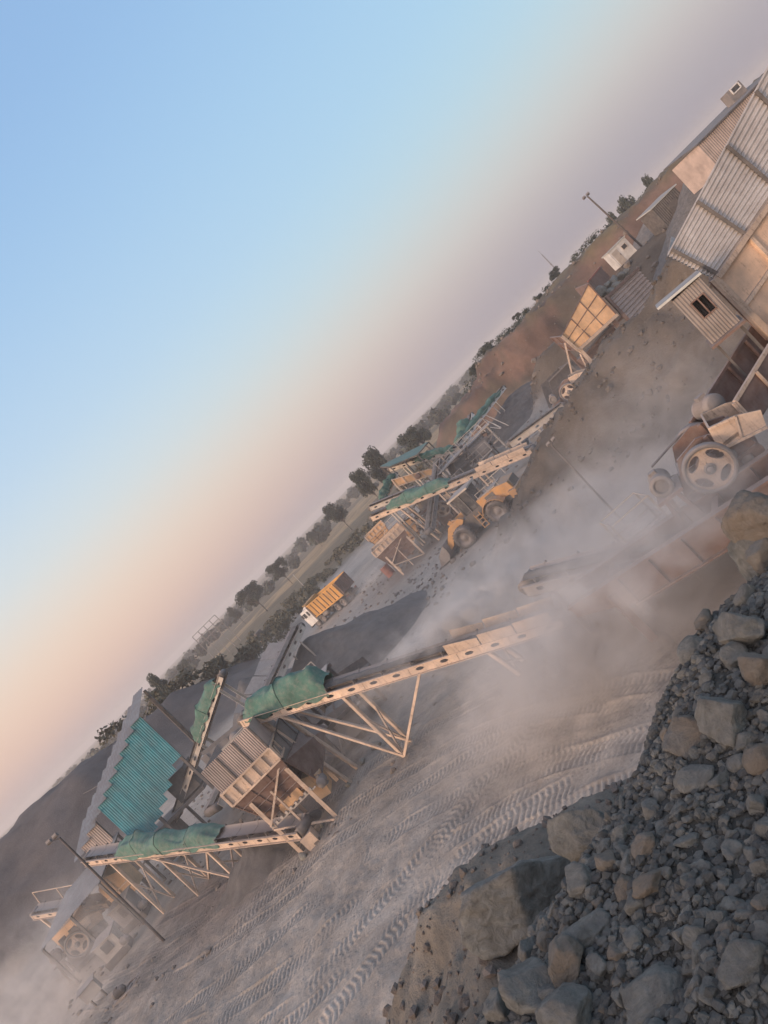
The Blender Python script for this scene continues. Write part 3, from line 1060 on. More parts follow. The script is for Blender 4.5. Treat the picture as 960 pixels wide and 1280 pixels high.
def ribbed_panel(parent, a, b, c, d, nrm, nu, nv, mat, ribmat, rib=.07, th=.02, name="panel"):
    """plate a-b-c-d (a-b bottom, d-c top) with ribs welded on its outer face"""
    a, b, c, d = map(Vector, (a, b, c, d)); nrm = Vector(nrm).normalized()
    m = MB(); m.plate([a, b, c, d], -nrm, th)
    pl = m.build(name, mat, parent)
    r = MB()
    for i in range(nu + 1):
        t = i / nu
        r.bar(lerp(a, b, t) + nrm * rib * .5, lerp(d, c, t) + nrm * rib * .5, rib, rib, nrm)
    for j in range(nv + 1):
        t = j / nv
        r.bar(lerp(a, d, t) + nrm * (rib * .5 + .004), lerp(b, c, t) + nrm * (rib * .5 + .004), rib * .9, rib, nrm)
    r.build("rib", ribmat, pl)
    return pl


def hopper(name, x0, x1, y0, y1, zr, hr, zb, label, mat, ribmat, ncell=5, legs=True, gz=0.0, side_h=1.2, side_mat='galv_warm', inset=.15, group=None, rz=0.0, pivot=None):
    """feed hopper: rim band of welded cells, tapering bin under it, corrugated side boards above it, braced legs"""
    cx, cy = (x0 + x1) / 2, (y0 + y1) / 2
    t = thing(name, (cx, cy, gz), label, "hopper", group)
    W, D = x1 - x0, y1 - y0
    # rim band
    ribbed_panel(t, (x0, y0, zr - hr), (x1, y0, zr - hr), (x1, y0, zr), (x0, y0, zr), (0, -1, 0), ncell, 1, mat, ribmat, .09, .02, "rim_front")
    ribbed_panel(t, (x0, y1, zr - hr), (x0, y0 + .03, zr - hr), (x0, y0 + .03, zr), (x0, y1, zr), (-1, 0, 0), ncell, 1, mat, ribmat, .09, .02, "rim_side")
    ribbed_panel(t, (x1, y0 + .03, zr - hr), (x1, y1, zr - hr), (x1, y1, zr), (x1, y0 + .03, zr), (1, 0, 0), ncell, 1, mat, ribmat, .09, .02, "rim_side")
    ribbed_panel(t, (x1, y1, zr - hr), (x0, y1, zr - hr), (x0, y1, zr), (x1, y1, zr), (0, 1, 0), ncell, 1, mat, ribmat, .09, .02, "rim_back")
    # tapering bin
    zt = zr - hr - .005
    bx0, bx1, by0, by1 = x0 + W * inset, x1 - W * inset, y0 + D * inset, y1 - D * inset
    for q in (((bx0, by0, zb), (bx1, by0, zb), (x1, y0, zt), (x0, y0, zt), (0, -.7, -.7)),
              ((bx1, by0, zb), (bx1, by1, zb), (x1, y1, zt), (x1, y0, zt), (.7, 0, -.7)),
              ((bx1, by1, zb), (bx0, by1, zb), (x0, y1, zt), (x1, y1, zt), (0, .7, -.7)),
              ((bx0, by1, zb), (bx0, by0, zb), (x0, y0, zt), (x0, y1, zt), (-.7, 0, -.7))):
        ribbed_panel(t, q[0], q[1], q[2], q[3], q[4], 3, 4, MAT['rust'] if mat is not MAT['orange_panel'] else mat, MAT['rust'], .04, .02, "bin_wall")
    if side_h:
        for k in range(3):     # boards standing on the rim, front and back
            a, b = x0 + W * k / 3 + .02, x0 + W * (k + 1) / 3 - .02
            m = MB(); m.sheet((a, y0 + .06, zr + .02), (b - a, 0, 0), (0, 0, side_h), 9, .018)
            s = m.build("side_board", MAT[side_mat], t)
            m = MB(); m.bar((b + .01, y0 + .02, zr), (b + .01, y0 + .02, zr + side_h), .06); m.build("batten", MAT['dark_steel'], s)
        for xx in (x0 + .04, x1 - .04):
            m = MB(); m.sheet((xx, y0 + .1, zr + .02), (0, D * .8, 0), (0, 0, side_h * .95), 18, .018); m.build("side_board", MAT[side_mat], t)
    if legs:
        for (lx, ly) in ((x0 + W * .14, y0 + .15), (x1 - W * .1, y0 + .15), (x0 + W * .14, y1 - .15), (x1 - W * .1, y1 - .15)):
            g0 = ground_z(lx, ly) if gz is None else gz
            m = MB(); m.angle_bar((lx, ly, zt - .05), (lx, ly, g0 - .1), .15, .02, (0, 1, 0)); m.build("leg", ribmat, t)
        ya = y0 + .10
        xa, xb = x0 + W * .14, x1 - W * .1
        g0 = gz or 0
        hgt = zt - g0
        for p, q in (((xa, ya, g0 + hgt * .45), (xb, ya - .03, g0 + .1)), ((xa, ya, g0 + .5 * hgt), (xb, ya + .03, g0 + hgt * .95)), (((xa + xb) / 2, ya + .06, g0), ((xa + xb) / 2, ya + .06, g0 + hgt * .8))):
            m = MB(); m.bar(p, q, .08); m.build("brace", ribmat, t)
    return t


def flywheel(parent, o, axis, Rr, depth, mat, rimmat):
    """four-holed cast flywheel"""
    o, ax = Vector(o), Vector(axis).normalized()
    s = ax.cross(Vector((0, 0, 1))).normalized(); q = s.cross(ax)
    def W(x, y, z=0): return o + s * x + q * y + ax * z
    m = MB(); m.lathe(o, ax, [(Rr * .86, -depth / 2), (Rr, -depth / 2), (Rr * 1.0, -depth * .12), (Rr * .985, 0), (Rr, depth * .12), (Rr, depth / 2), (Rr * .86, depth / 2), (Rr * .86, -depth / 2)], 56)
    wheel = m.build("flywheel", rimmat, parent)
    m = MB(); n = 24; r0, r1 = Rr * .2, Rr * .87
    for k in range(4):
        th = k * math.pi / 2 + math.pi / 4 + .2
        cx = Rr * .60
        outp, inn = [], []
        for i in range(n):
            g = 2 * math.pi * i / n
            dx, dy = math.cos(g), math.sin(g)
            lo, hi = 0, Rr
            for _ in range(26):
                mid = (lo + hi) / 2
                x, y = cx + dx * mid, dy * mid
                ok = r0 < math.hypot(x, y) < r1 and abs(math.atan2(y, x)) < math.pi / 4
                lo, hi = (mid, hi) if ok else (lo, mid)
            outp.append((cx + dx * lo, dy * lo))
            e = .17 * Rr, .36 * Rr
            inn.append((cx + dx * e[0], dy * e[1]))
        def rot(p): return (p[0] * math.cos(th) - p[1] * math.sin(th), p[0] * math.sin(th) + p[1] * math.cos(th))
        zf, zb = depth * .2, -depth * .2
        vs = [W(*rot(p), zf) for p in outp] + [W(*rot(p), zf) for p in inn] + [W(*rot(p), zb) for p in outp] + [W(*rot(p), zb) for p in inn]
        fs = []
        for i in range(n):
            j = (i + 1) % n
            fs += [(i, j, n + j, n + i), (2 * n + j, 2 * n + i, 3 * n + i, 3 * n + j), (n + i, n + j, 3 * n + j, 3 * n + i)]
        m.add(vs, fs)
    m.build("spokes", mat, wheel)
    m = MB(); m.lathe(o, ax, [(0, depth * .7), (Rr * .11, depth * .7), (Rr * .13, depth * .45), (Rr * .22, depth * .42), (Rr * .22, -depth * .5), (0, -depth * .5)], 28)
    m.build("hub", rimmat, wheel)
    return wheel


def motor(parent, o, axis, r, ln, mat, name="motor"):
    o, ax = Vector(o), Vector(axis).normalized()
    m = MB()
    prof = [(0, 0), (r * .8, 0), (r * .92, ln * .05), (r * .92, ln * .14)]
    for i in range(9):
        z = ln * (.18 + i * .07)
        prof += [(r, z), (r, z + ln * .035), (r * .93, z + ln * .035), (r * .93, z + ln * .07)]
    prof += [(r * .9, ln * .9), (r * .6, ln), (r * .12, ln), (r * .12, ln * 1.15), (0, ln * 1.15)]
    m.lathe(o, ax, prof, 24)
    mo = m.build(name, mat, parent)
    m = MB(); m.box(o + ax * ln * .45 + Vector((0, 0, r * 1.05)), (r * .7, r * .7, r * .4)); m.build("terminal_box", mat, mo)
    m = MB(); m.box(o + ax * ln * .45 - Vector((0, 0, r * 1.02)), (r * 1.5, r * 1.5, r * .16)); m.build("foot", mat, mo)
    return mo


def jaw_crusher(name, o, label, yaw, s=1.0, mats=('cream_pale', 'rust', 'grey_steel'), group=None):
    """jaw crusher seen from its flywheel side. local: x along the frame, y away from the viewer, z up; o = foot"""
    t = thing(name, (0, 0, 0), label, "crusher", group)
    body, dark, grey = (MAT[k] for k in mats)
    # cheek plates and cross members of the body
    for y in (.0, 1.3):
        m = MB(); m.plate([(-.9 * s, y * s, 0), (1.1 * s, y * s, 0), (1.25 * s, y * s, .6 * s), (1.0 * s, y * s, 1.5 * s), (.2 * s, y * s, 1.85 * s), (-.5 * s, y * s, 1.7 * s), (-1.0 * s, y * s, .8 * s)], (0, 1, 0), .09 * s)
        ck = m.build("cheek_plate", dark, t)
        m = MB()
        for p, q in (((-.85, .25), (1.1, .25)), ((-.9, .75), (1.15, .75)), ((-.6, 1.3), (1.05, 1.3)), ((.4, .05), (.4, 1.75))):
            m.bar((p[0] * s, (y - .05) * s, p[1] * s), (q[0] * s, (y - .05) * s, q[1] * s), .1 * s)
        m.build("rib", dark, ck)
    m = MB(); m.box((.95 * s, .72 * s, .75 * s), (.3 * s, 1.15 * s, 1.4 * s)); m.box((-.6 * s, .72 * s, .7 * s), (.3 * s, 1.15 * s, 1.2 * s)); m.build("frame_block", dark, t)
    # feed box on top
    m = MB()
    A = [(.42, -.1, 1.22), (1.6, -.1, .95), (1.78, -.1, 1.42), (1.25, -.1, 1.72), (.6, -.1, 1.9)]
    m.plate([tuple(c * s for c in p) for p in A], (0, 1, 0), .05 * s)
    m.plate([(p[0] * s, 1.4 * s, p[2] * s) for p in A], (0, 1, 0), .05 * s)
    m.plate([(.6 * s, -.04 * s, 1.9 * s), (.42 * s, -.04 * s, 1.22 * s), (.42 * s, 1.4 * s, 1.22 * s), (.6 * s, 1.4 * s, 1.9 * s)], (1, 0, 0), .05 * s)
    fb = m.build("feed_box", body, t)
    m = MB(); m.bar((.42 * s, -.14 * s, 1.26 * s), (1.62 * s, -.14 * s, .99 * s), .07 * s); m.bar((.6 * s, -.14 * s, 1.87 * s), (1.25 * s, -.14 * s, 1.70 * s), .07 * s)
    m.bar((1.0 * s, -.14 * s, 1.12 * s), (1.25 * s, -.14 * s, 1.7 * s), .06 * s); m.build("rib", body, fb)
    # shaft, flywheels
    m = MB(); m.tube([(0, -.6 * s, 1.15 * s), (0, 1.95 * s, 1.15 * s)], .11 * s, 14); m.build("shaft", MAT['dark_steel'], t)
    for y in (-.45, 1.75):
        flywheel(t, (0, y * s, 1.15 * s), (0, -1, 0), .66 * s, .26 * s, body, grey)
    # bearing housings
    for y in (-.14, 1.52):
        m = MB(); m.lathe((0, (y - .12) * s, 1.15 * s), (0, 1, 0), [(0, 0), (.27 * s, 0), (.3 * s, .06 * s), (.3 * s, .22 * s), (0, .22 * s)], 20); m.build("bearing", dark, t)
    # drive motor on its own slide rail, belts to the back wheel
    motor(t, (-1.2 * s, -.25 * s, 1.5 * s), (0, 1, 0), .29 * s, .85 * s, grey)
    m = MB(); m.box((-1.2 * s, .2 * s, 1.14 * s), (.75 * s, 1.2 * s, .1 * s))
    for x in (-1.5, -.9):
        for y in (-.3, .7): m.bar((x * s, y * s, 0), ((x * .6 - .48) * s, y * s, 1.12 * s), .1 * s)
    m.build("motor_base", dark, t)
    m = MB()
    for z in (-.28, .28):
        for k in range(3):
            y = (.84 + .06 * k) * s
            m.bar((-1.2 * s, y, 1.5 * s + z * .9 * s), (0, y + .85 * s, 1.15 * s + z * 2.2 * s), .03 * s)
    m.build("drive_belt", MAT['belt'], t)
    m = MB(); m.lathe((-1.2 * s, -.32 * s, 1.5 * s), (0, 1, 0), [(.2 * s, 0), (.3 * s, .0), (.3 * s, .1 * s), (.2 * s, .1 * s)], 20); m.build("fan_cowl", grey, t)
    # toggle seat, tension rods
    m = MB()
    for y in (.3, .7, 1.1): m.tube([(-.5 * s, y * s, .35 * s), (-1.35 * s, y * s, .15 * s)], .04 * s, 8)
    m.build("tension_rod", MAT['dark_steel'], t)
    m = MB(); m.lathe((.52 * s, -.12 * s, .95 * s), (0, 1, 0), [(0, 0), (.12 * s, 0), (.18 * s, .04 * s), (.18 * s, .12 * s)], 18); m.lathe((.78 * s, -.12 * s, .6 * s), (0, 1, 0), [(0, 0), (.1 * s, 0), (.15 * s, .04 * s), (.15 * s, .12 * s)], 18); m.build("bolt_boss", grey, t)
    t.location = o
    t.rotation_euler = (0, 0, yaw)
    return t


def pole(name, foot, top, label, r=.07, head=None, arm=(0, 0, 0), mat='wood', cat="lamp post", hs=1.0):
    foot, top = Vector(foot), Vector(top)
    t = thing(name, foot, label, cat)
    m = MB(); m.tube([foot, lerp(foot, top, .5), top], [r, r * .85, r * .7], 8); m.build("shaft", MAT[mat], t)
    a = top + Vector(arm)
    if head:
        m = MB(); m.bar(top - Vector((0, 0, .05)), a, .05); m.build("arm", MAT['dark_steel'], t)
        m = MB()
        for k in (-1, 1):
            c = a + Vector((.28 * k, 0, .12)) * hs
            m.frame_box(c, (.17 * hs, 0, 0), Vector((0, .05, .10)) * hs, Vector((0, -.10, .07)) * hs)
        h = m.build("floodlight", MAT['grey_steel'], t)
        m = MB()
        for k in (-1, 1):
            c = a + Vector((.28 * k, -.075, .08)) * hs; m.frame_box(c, (.15 * hs, 0, 0), Vector((0, .004, .008)) * hs, Vector((0, -.085, .06)) * hs)
        m.build("lens", MAT['glass'], h)
    return t


def cone_pile(name, apex, radius, label, mat, seed=0, stretch=(1, 1), base=-.3):
    """stone heap at its angle of repose, apex slightly rounded, a few gullies"""
    nr, na = 34, 96
    i, j = np.meshgrid(np.arange(nr + 1) / nr, np.arange(na) / na * 2 * math.pi, indexing='ij')
    wob = 1 + .07 * np.sin(j * 2 + seed) + .05 * np.sin(j * 3 + 2 * seed)
    x = apex[0] + i * radius * wob * np.cos(j) * stretch[0]; y = apex[1] + i * radius * wob * np.sin(j) * stretch[1]
    z = base + (apex[2] - base) * (1 - np.sqrt(i ** 2 + .004) + .06) + (.32 * fbm(x, y, .7, 5, seed) - .25 * np.abs(fbm(x, y, .35, 3, seed + 5))) * np.minimum(1, i * 5)
    V = np.stack([x, y, z], -1).reshape(-1, 3)
    F = np.stack([((np.arange(nr)[:, None]) * na + np.arange(na)).ravel(), ((np.arange(nr)[:, None]) * na + (np.arange(na) + 1) % na).ravel(),
                  ((np.arange(nr)[:, None] + 1) * na + (np.arange(na) + 1) % na).ravel(), ((np.arange(nr)[:, None] + 1) * na + np.arange(na)).ravel()], -1)
    V = V - np.array([apex[0], apex[1], 0])
    o = bpy.data.objects.new(name, np_mesh(name, V, F[:, ::-1], mat, True)); COL.objects.link(o)
    o.location = (apex[0], apex[1], 0)
    return tag(o, label, "stockpile")


def wheel(parent, c, axis, r, w, rimmat, hubmat=None):
    """tyre with lugs, dished rim and hub, as part tyre > rim"""
    c, ax = Vector(c), Vector(axis).normalized()
    m = MB()
    m.lathe(c, ax, [(r * .55, -w * .42), (r * .80, -w * .5), (r * .95, -w * .42), (r, -w * .25), (r, w * .25), (r * .95, w * .42), (r * .80, w * .5), (r * .55, w * .42), (r * .5, 0), (r * .55, -w * .42)], 36)
    s = ax.cross(Vector((0, 0, 1))).normalized(); q = s.cross(ax)
    for k in range(22):
        g = 2 * math.pi * k / 22
        d = s * math.cos(g) + q * math.sin(g); tt = -s * math.sin(g) + q * math.cos(g)
        for sd in (-1, 1):
            m.frame_box(c + d * r * 1.0 + ax * sd * w * .23, d * r * .03, (tt * r * .05 ), (ax * sd * w * .22 + tt * r * .06))
    ty = m.build("tyre", MAT['tyre'], parent)
    m = MB(); m.lathe(c, ax, [(r * .56, -w * .40), (r * .50, -w * .34), (r * .46, -w * .1), (r * .25, -w * .08), (r * .22, -w * .3), (0, -w * .32)], 28)
    m.lathe(c, -ax, [(r * .56, -w * .40), (r * .50, -w * .34), (r * .46, -w * .1), (r * .25, -w * .08), (r * .22, -w * .3), (0, -w * .32)], 28)
    for k in range(8):
        g = 2 * math.pi * k / 8
        m.lathe(c + (s * math.cos(g) + q * math.sin(g)) * r * .34, ax, [(r * .035, -w * .16), (r * .035, w * .16), (0, w * .16)], 6)
    m.build("rim", rimmat, ty)
    return ty
# ------------------------------------------------------------------ front plant (left half of the yard)
def on_ground(v, dz=0.0):
    return Vector((v.x, v.y, ground_z(v.x, v.y) + dz))


# low conveyor under the front hopper
cA, LA, nA = conveyor("belt_conveyor", P(381, 1033, 28.6), P(112, 1071, 40), .85, .34, "long cream conveyor running up from the nearest hopper past the stepped teal shed", MAT['cream'],
    legs=((.59, (-1, 1), (0, 0), None, True), (.85, (-1, 1), (0, 0), None, True), (.36, (-1, 1), (0, 0), None, True)), group="belt conveyors")
for f0, f1, sd in ((.78, .59, 1), (.42, .59, 1), (.62, .36, -1)):
    p, q = LA(f0 * nA, sd * .46, -.17), LA(f1 * nA, sd * .46, -.17)
    m = MB(); m.bar(p, (q.x, q.y, ground_z(q.x, q.y) + .1), .09); m.build("brace", MAT['cream'], cA)
tarp(LA, nA * .30, nA * .80, .85, .34, "long green net cover over the conveyor under the nearest hopper", .75, .35, 'tarp', 3, .32, 4)

# upper conveyor reaching out to the dust
cB, LB, nB = conveyor("belt_conveyor", P(706, 771, 24.6), P(308, 897, 31), .85, .36, "cream conveyor with oval holes rising from the thick dust towards the nearest hopper", MAT['cream'],
    legs=((.64, (-1, 1), (0, 0), None, True), (.20, (-1, 1), (.25, -.1), None, True), (.93, (-1, 1), (.6, .5), None, False)), group="belt conveyors", loaded=True)
for f0, sd in ((.90, 1), (.86, -1), (.40, -1)):
    p, q = LB(f0 * nB, sd * .46, -.18), LB(.64 * nB, sd * .46, -.18)
    m = MB(); m.bar(p, (q.x, q.y, ground_z(q.x, q.y) + .1), .10); m.build("brace", MAT['cream'], cB)
for sd in (-1, 1):      # skirt boards and a catwalk at the loading end
    m = MB()
    for k in range(3):
        x0 = .3 + k * 1.35
        m.plate([LB(x0, sd * .46, .18), LB(x0 + 1.3, sd * .46, .18), LB(x0 + 1.3, sd * .52, .62), LB(x0, sd * .52, .62 - .05 * k)], LB(0, sd, 0) - LB(0, 0, 0), .03)
    m.build("skirt_board", MAT['cream'], cB)
tarp(LB, nB * .68, nB * .985, .85, .36, "green net cover slung like a tent over the head of the dusty cream conveyor", 1.6, .25, 'tarp', 9, None, 2, grow=.55)

# narrow conveyor climbing behind, with a cover near its head
cC, LC, nC = conveyor("belt_conveyor", P(221, 1022, 46), P(279, 843, 43.5), .7, .34, "narrow pale conveyor climbing steeply between the teal shed and the nearest hopper", MAT['cream_pale'],
    legs=((.92, (-1, 1), (.8, 1.5), None, True), (.55, (-1, 1), (.6, 1.0), None, True)), group="belt conveyors")
tarp(LC, nC * .56, nC * .95, .75, .34, "small green net cover bulging near the top of the narrow pale conveyor", .85, .25, 'tarp', 5, None, 2)

cD, LD, nD = conveyor("belt_conveyor", P(268, 1012, 40), P(372, 788, 50), 1.5, .42, "grey-white conveyor dropping stone on the dark cone heap", MAT['cream_pale'],
    legs=((.9, (-1, 1), (.4, -1), None, True), (.5, (-1, 1), (0, 0), None, True)), group="belt conveyors", loaded=True)

m = MB()
for k in range(4): m.plate([LD(nD * (.5 + .11 * k), -.8, .25), LD(nD * (.605 + .11 * k), -.8, .25), LD(nD * (.605 + .11 * k), -2.0 + .25 * (k % 2), .9), LD(nD * (.5 + .11 * k), -2.0 + .2 * (k % 3), .9)], LD(0, 0, 1) - LD(0, 0, 0), .03)
m.build("apron", MAT['cream_pale'], cD)
# nearest hopper
hp = hopper("feed_hopper", -12.2, -9.62, 28.6, 32.4, 3.95, .62, 1.75, "nearest hopper with pinkish corrugated boards above a rim of cream cells", MAT['cream'], MAT['cream'], 5, True, 0.0, 1.15)
zfoot = MB(); zfoot.box((-10.98, 28.4, .15), (.55, .5, .9)); zfoot.build("foot_block", MAT['cream'], hp)
ribbed_panel(hp, P(402, 978, 29.6), P(407, 908, 32.4), P(378, 903, 32.4), P(356, 952, 28.75), (.8, -.5, .1), 7, 3, MAT['rust'], MAT['rust'], .035, .02, "chute_wall")
ribbed_panel(hp, P(356, 952, 28.8), P(378, 903, 32.4), P(352, 880, 32.6), P(340, 934, 29), (.8, -.5, .1), 3, 1, MAT['grey_steel'], MAT['dark_steel'], .05, .02, "chute_wall")
m = MB()   # drive, feeder and chute under the bin
m.box((-10.7, 30.2, 1.75), (1.1, 2.2, .4)); m.plate([(-10.1, 29.3, .9), (-9.5, 29.5, .7), (-9.3, 29.6, 1.6), (-9.9, 29.4, 2.0)], (0, 1, 0), 1.2)
m.build("feeder", MAT['orange_panel'], hp)
motor(hp, (-9.4, 29.2, 1.35), (0, 1, 0), .22, .6, MAT['grey_steel'])
m = MB()
for k in range(9): m.box((-11.8 + k * .26, 28.75, 1.62), (.1, .1, .12))
m.bar((-11.9, 28.8, 1.53), (-9.5, 28.8, 1.53), .06); m.build("rail", MAT['cream_pale'], hp)

# vibrating screen and junk behind the hopper, under the conveyor heads
def screen_box(name, o, yaw, sz, label, mat='grey_steel', gz=None, cat="screen"):
    """inclined vibrating screen on a trestle with a catwalk"""
    o = Vector(o)
    t = thing(name, (0, 0, 0), label, cat)
    Lx, Wy, Hz = sz
    for sd in (-1, 1):
        m = MB(); m.plate([(-Lx / 2, sd * Wy / 2, 0), (Lx / 2, sd * Wy / 2, -.5), (Lx / 2, sd * Wy / 2, Hz - .5), (-Lx / 2, sd * Wy / 2, Hz)], (0, sd, 0), .03)
        s = m.build("side_plate", MAT[mat], t, True)
        m = MB()
        for k in range(6):
            x = -Lx / 2 + (k + .5) * Lx / 6
            m.bar((x, sd * (Wy / 2 + .06), -.25 * (x / Lx + .5) * 2), (x, sd * (Wy / 2 + .06), Hz - .25 * (x / Lx + .5) * 2), .06)
        m.lathe((0, sd * Wy / 2, Hz * .4), (0, sd, 0), [(.3, .02), (.3, .16), (.1, .2), (0, .2)], 18)
        m.build("rib", MAT[mat], s, True)
    m = MB()
    for z in (.15, .5): m.plate([(-Lx / 2, -Wy / 2 + .02, z), (-Lx / 2, Wy / 2 - .02, z), (Lx / 2, Wy / 2 - .02, z - .5), (Lx / 2, -Wy / 2 + .02, z - .5)], (0, 0, 1), .04)
    m.build("deck", MAT['stone_load'], t, True)
    g0 = (ground_z(o.x, o.y) if gz is None else gz) - o.z
    for sx in (-1, 1):
        for sy in (-1, 1):
            m = MB(); m.angle_bar((sx * Lx * .42, sy * Wy * .55, -.2 - .25 * sx), (sx * Lx * .42, sy * Wy * .55, g0 - .1), .14, .02, (0, 1, 0)); m.build("leg", MAT['dark_steel'], t, True)
    m = MB()
    m.bar((-Lx * .42, -Wy * .55, -.3), (Lx * .42, -Wy * .55, g0 + .2), .07); m.bar((Lx * .42, -Wy * .56, -.5), (-Lx * .42, -Wy * .56, g0 + .2), .07)
    m.build("brace", MAT['dark_steel'], t, True)
    m = MB(); m.box((0, -Wy * .5 - .55, -.45), (Lx, .7, .05))
    for k in range(5): m.bar((-Lx / 2 + k * Lx / 4, -Wy * .5 - .88, -.45), (-Lx / 2 + k * Lx / 4, -Wy * .5 - .88, .55), .035)
    for z in (.05, .55): m.bar((-Lx / 2, -Wy * .5 - .88, z), (Lx / 2, -Wy * .5 - .88, z), .03)
    m.build("catwalk", MAT['cream_pale'], t, True)
    t.location = o; t.rotation_euler = (0, 0, yaw)
    return t


o = P(300, 925, 37); screen_box("vibrating_screen", o, R(15), (3.6, 1.6, .9), "grey vibrating screen behind the nearest hopper under the tented green cover")
o = P(455, 880, 38); screen_box("vibrating_screen", (o.x, o.y, 1.6), R(-10), (3.0, 1.6, 1.0), "dark dusty screen half lost in dust below the holed cream conveyor", 'dark_steel')
# trestle under the conveyor heads, with chutes and crossing beams
tr = thing("trestle", on_ground(P(330, 940, 35)), "dark steel trestle crowded under the conveyor heads behind the nearest hopper", "trestle")
ga = random.Random(8)
tx_ = [-13.2, -11.4, -9.4, -7.4]
for x in tx_:
    for y in (34.2, 36.6):
        m = MB(); m.bar((x, y, -.3), (x, y, 3.3), .16); m.build("leg", MAT['dark_steel'], tr)
for y in (34.2, 36.6):
    for z in (1.6, 3.3):
        m = MB(); m.bar((-13.4, y, z), (-7.2, y, z), .14, .2); m.build("beam", MAT['rust'] if z > 2 else MAT['dark_steel'], tr)
for k in range(3):
    m = MB(); m.bar((tx_[k], 34.15, .2), (tx_[k + 1], 34.15, 3.1), .09); m.bar((tx_[k + 1], 34.1, .2), (tx_[k], 34.1, 3.1), .09); m.build("brace", MAT['grey_steel'], tr)
m = MB(); m.plate([(-11.6, 34.0, 1.1), (-10.1, 34.0, .7), (-9.7, 34.0, 2.2), (-11.4, 34.0, 3.0)], (0, 1, 0), 1.6); m.plate([(-8.9, 34.3, .4), (-7.8, 34.3, .4), (-7.4, 34.3, 1.9), (-8.7, 34.3, 2.1)], (0, 1, 0), 1.3); m.build("chute", MAT['grey_steel'], tr)
m = MB(); m.box((-10.4, 35.4, 3.45), (6.2, 2.2, .06))
for k in range(7): m.bar((-13.3 + k, 34.25, 3.45), (-13.3 + k, 34.25, 4.4), .04)
for z in (3.95, 4.4): m.bar((-13.3, 34.25, z), (-7.3, 34.25, z), .04)
m.build("catwalk", MAT['cream_pale'], tr)
# steel drums, rubble and a slumped heap of fines along the foot of the plant
def boulder_row(specs, lab_of):
    for i, (px, py, d, s) in enumerate(specs):
        p = P(px, py, d)
        g0 = ground_z(p.x, p.y)
        put_rock(Vector((p.x, p.y, g0)), (s, s * .8, s * .7), 1200 + i * 3 + int(px), MAT['rock'], 3, None, .2, lab_of, "boulders at the foot of the plant", "boulder", .12)


boulder_row([(405, 1070, 28.8, .35), (420, 1048, 29.2, .3), (395, 1085, 28.2, .4), (300, 1110, 31, .5), (455, 955, 31.5, .45), (470, 930, 32, .6), (440, 985, 30.6, .35)], "dusty stone block lying on the ground at the foot of the front plant")
cone_pile("fines_heap", tuple(on_ground(P(330, 1075, 31), 1.3)), 2.6, "low dusty heap of grey fines under the covered low conveyor", MAT['fine_stone'], 4, (1.5, .8))

# stepped teal shed over the secondary crusher
shed = thing("crusher_shed", (-23, 46, 0), "stepped shed with bright teal corrugated front and pale grey roof sheets", "shed")
sx, yf, yb = .80, 44.0, 47.8
for k in range(11):
    xr = -18.75 - k * sx; xl = xr - sx - .06
    zt = 7.95 - k * .335
    hgt = 3.35 + .5 * min(k, 4) * .18
    if k < 7 or k in (8, 9):
        m = MB(); m.sheet((xl, yf - .02 * (k % 2), zt - hgt), (xr - xl, 0, 0), (0, 0, hgt), 6, .02)
        m.build("wall_sheet", MAT['teal'] if k < 7 else MAT['galv_warm'], shed)
    m = MB(); m.sheet((xl, yf - .25, zt + .03), (xr - xl, 0, 0), (0, yb - yf, 1.15), 6, .02)
    m.build("roof_sheet", MAT['galv_white'], shed)
m = MB(); m.sheet((-27.5, 44.2, 1.7), (0, 3.4, 0), (0, 0, 1.9), 20, .02); m.build("end_sheet", MAT['galv_warm'], shed)
for x in (-18.9, -22.4, -25.8, -27.2):
    for y in (44.2, 47.6):
        zt = 7.95 - (-18.75 - x) / sx * .335
        m = MB(); m.bar((x, y, -.3), (x, y, zt - .2 + (1.2 if y > 46 else 0)), .16); m.build("post", MAT['dark_steel'], shed)
m = MB(); m.box((-22, 46, 2.2), (5, 2.6, .2)); m.box((-20.5, 46, 3.2), (1.6, 1.8, 1.6)); m.box((-23.5, 45.5, 1.2), (1.8, 1.6, 1.7)); m.build("machine_floor", MAT['dark_steel'], shed)
o = on_ground(P(147, 1112, 42.5))
cb = thing("discharge_box", o, "small cream discharge box between the teal shed and the lone lamp pole", "box")
m = MB(); m.plate([(o.x - .8, o.y, o.z + 1.0), (o.x + .8, o.y, o.z + 1.0), (o.x + .8, o.y, o.z + 2.5), (o.x - .3, o.y, o.z + 2.9), (o.x - .8, o.y, o.z + 2.5)], (0, 1, 0), 1.4); m.build("body", MAT['orange_panel'], cb)
for a in (-.7, .7):
    m = MB(); m.bar((o.x + a, o.y + .2, o.z - .2), (o.x + a, o.y + .2, o.z + 1.0), .12); m.build("leg", MAT['dark_steel'], cb)
m = MB(); m.bar((o.x - .8, o.y - .03, o.z + 1.75), (o.x + .8, o.y - .03, o.z + 1.75), .08); m.bar((o.x, o.y - .03, o.z + 1.0), (o.x, o.y - .03, o.z + 2.7), .08); m.build("rib", MAT['cream'], cb)

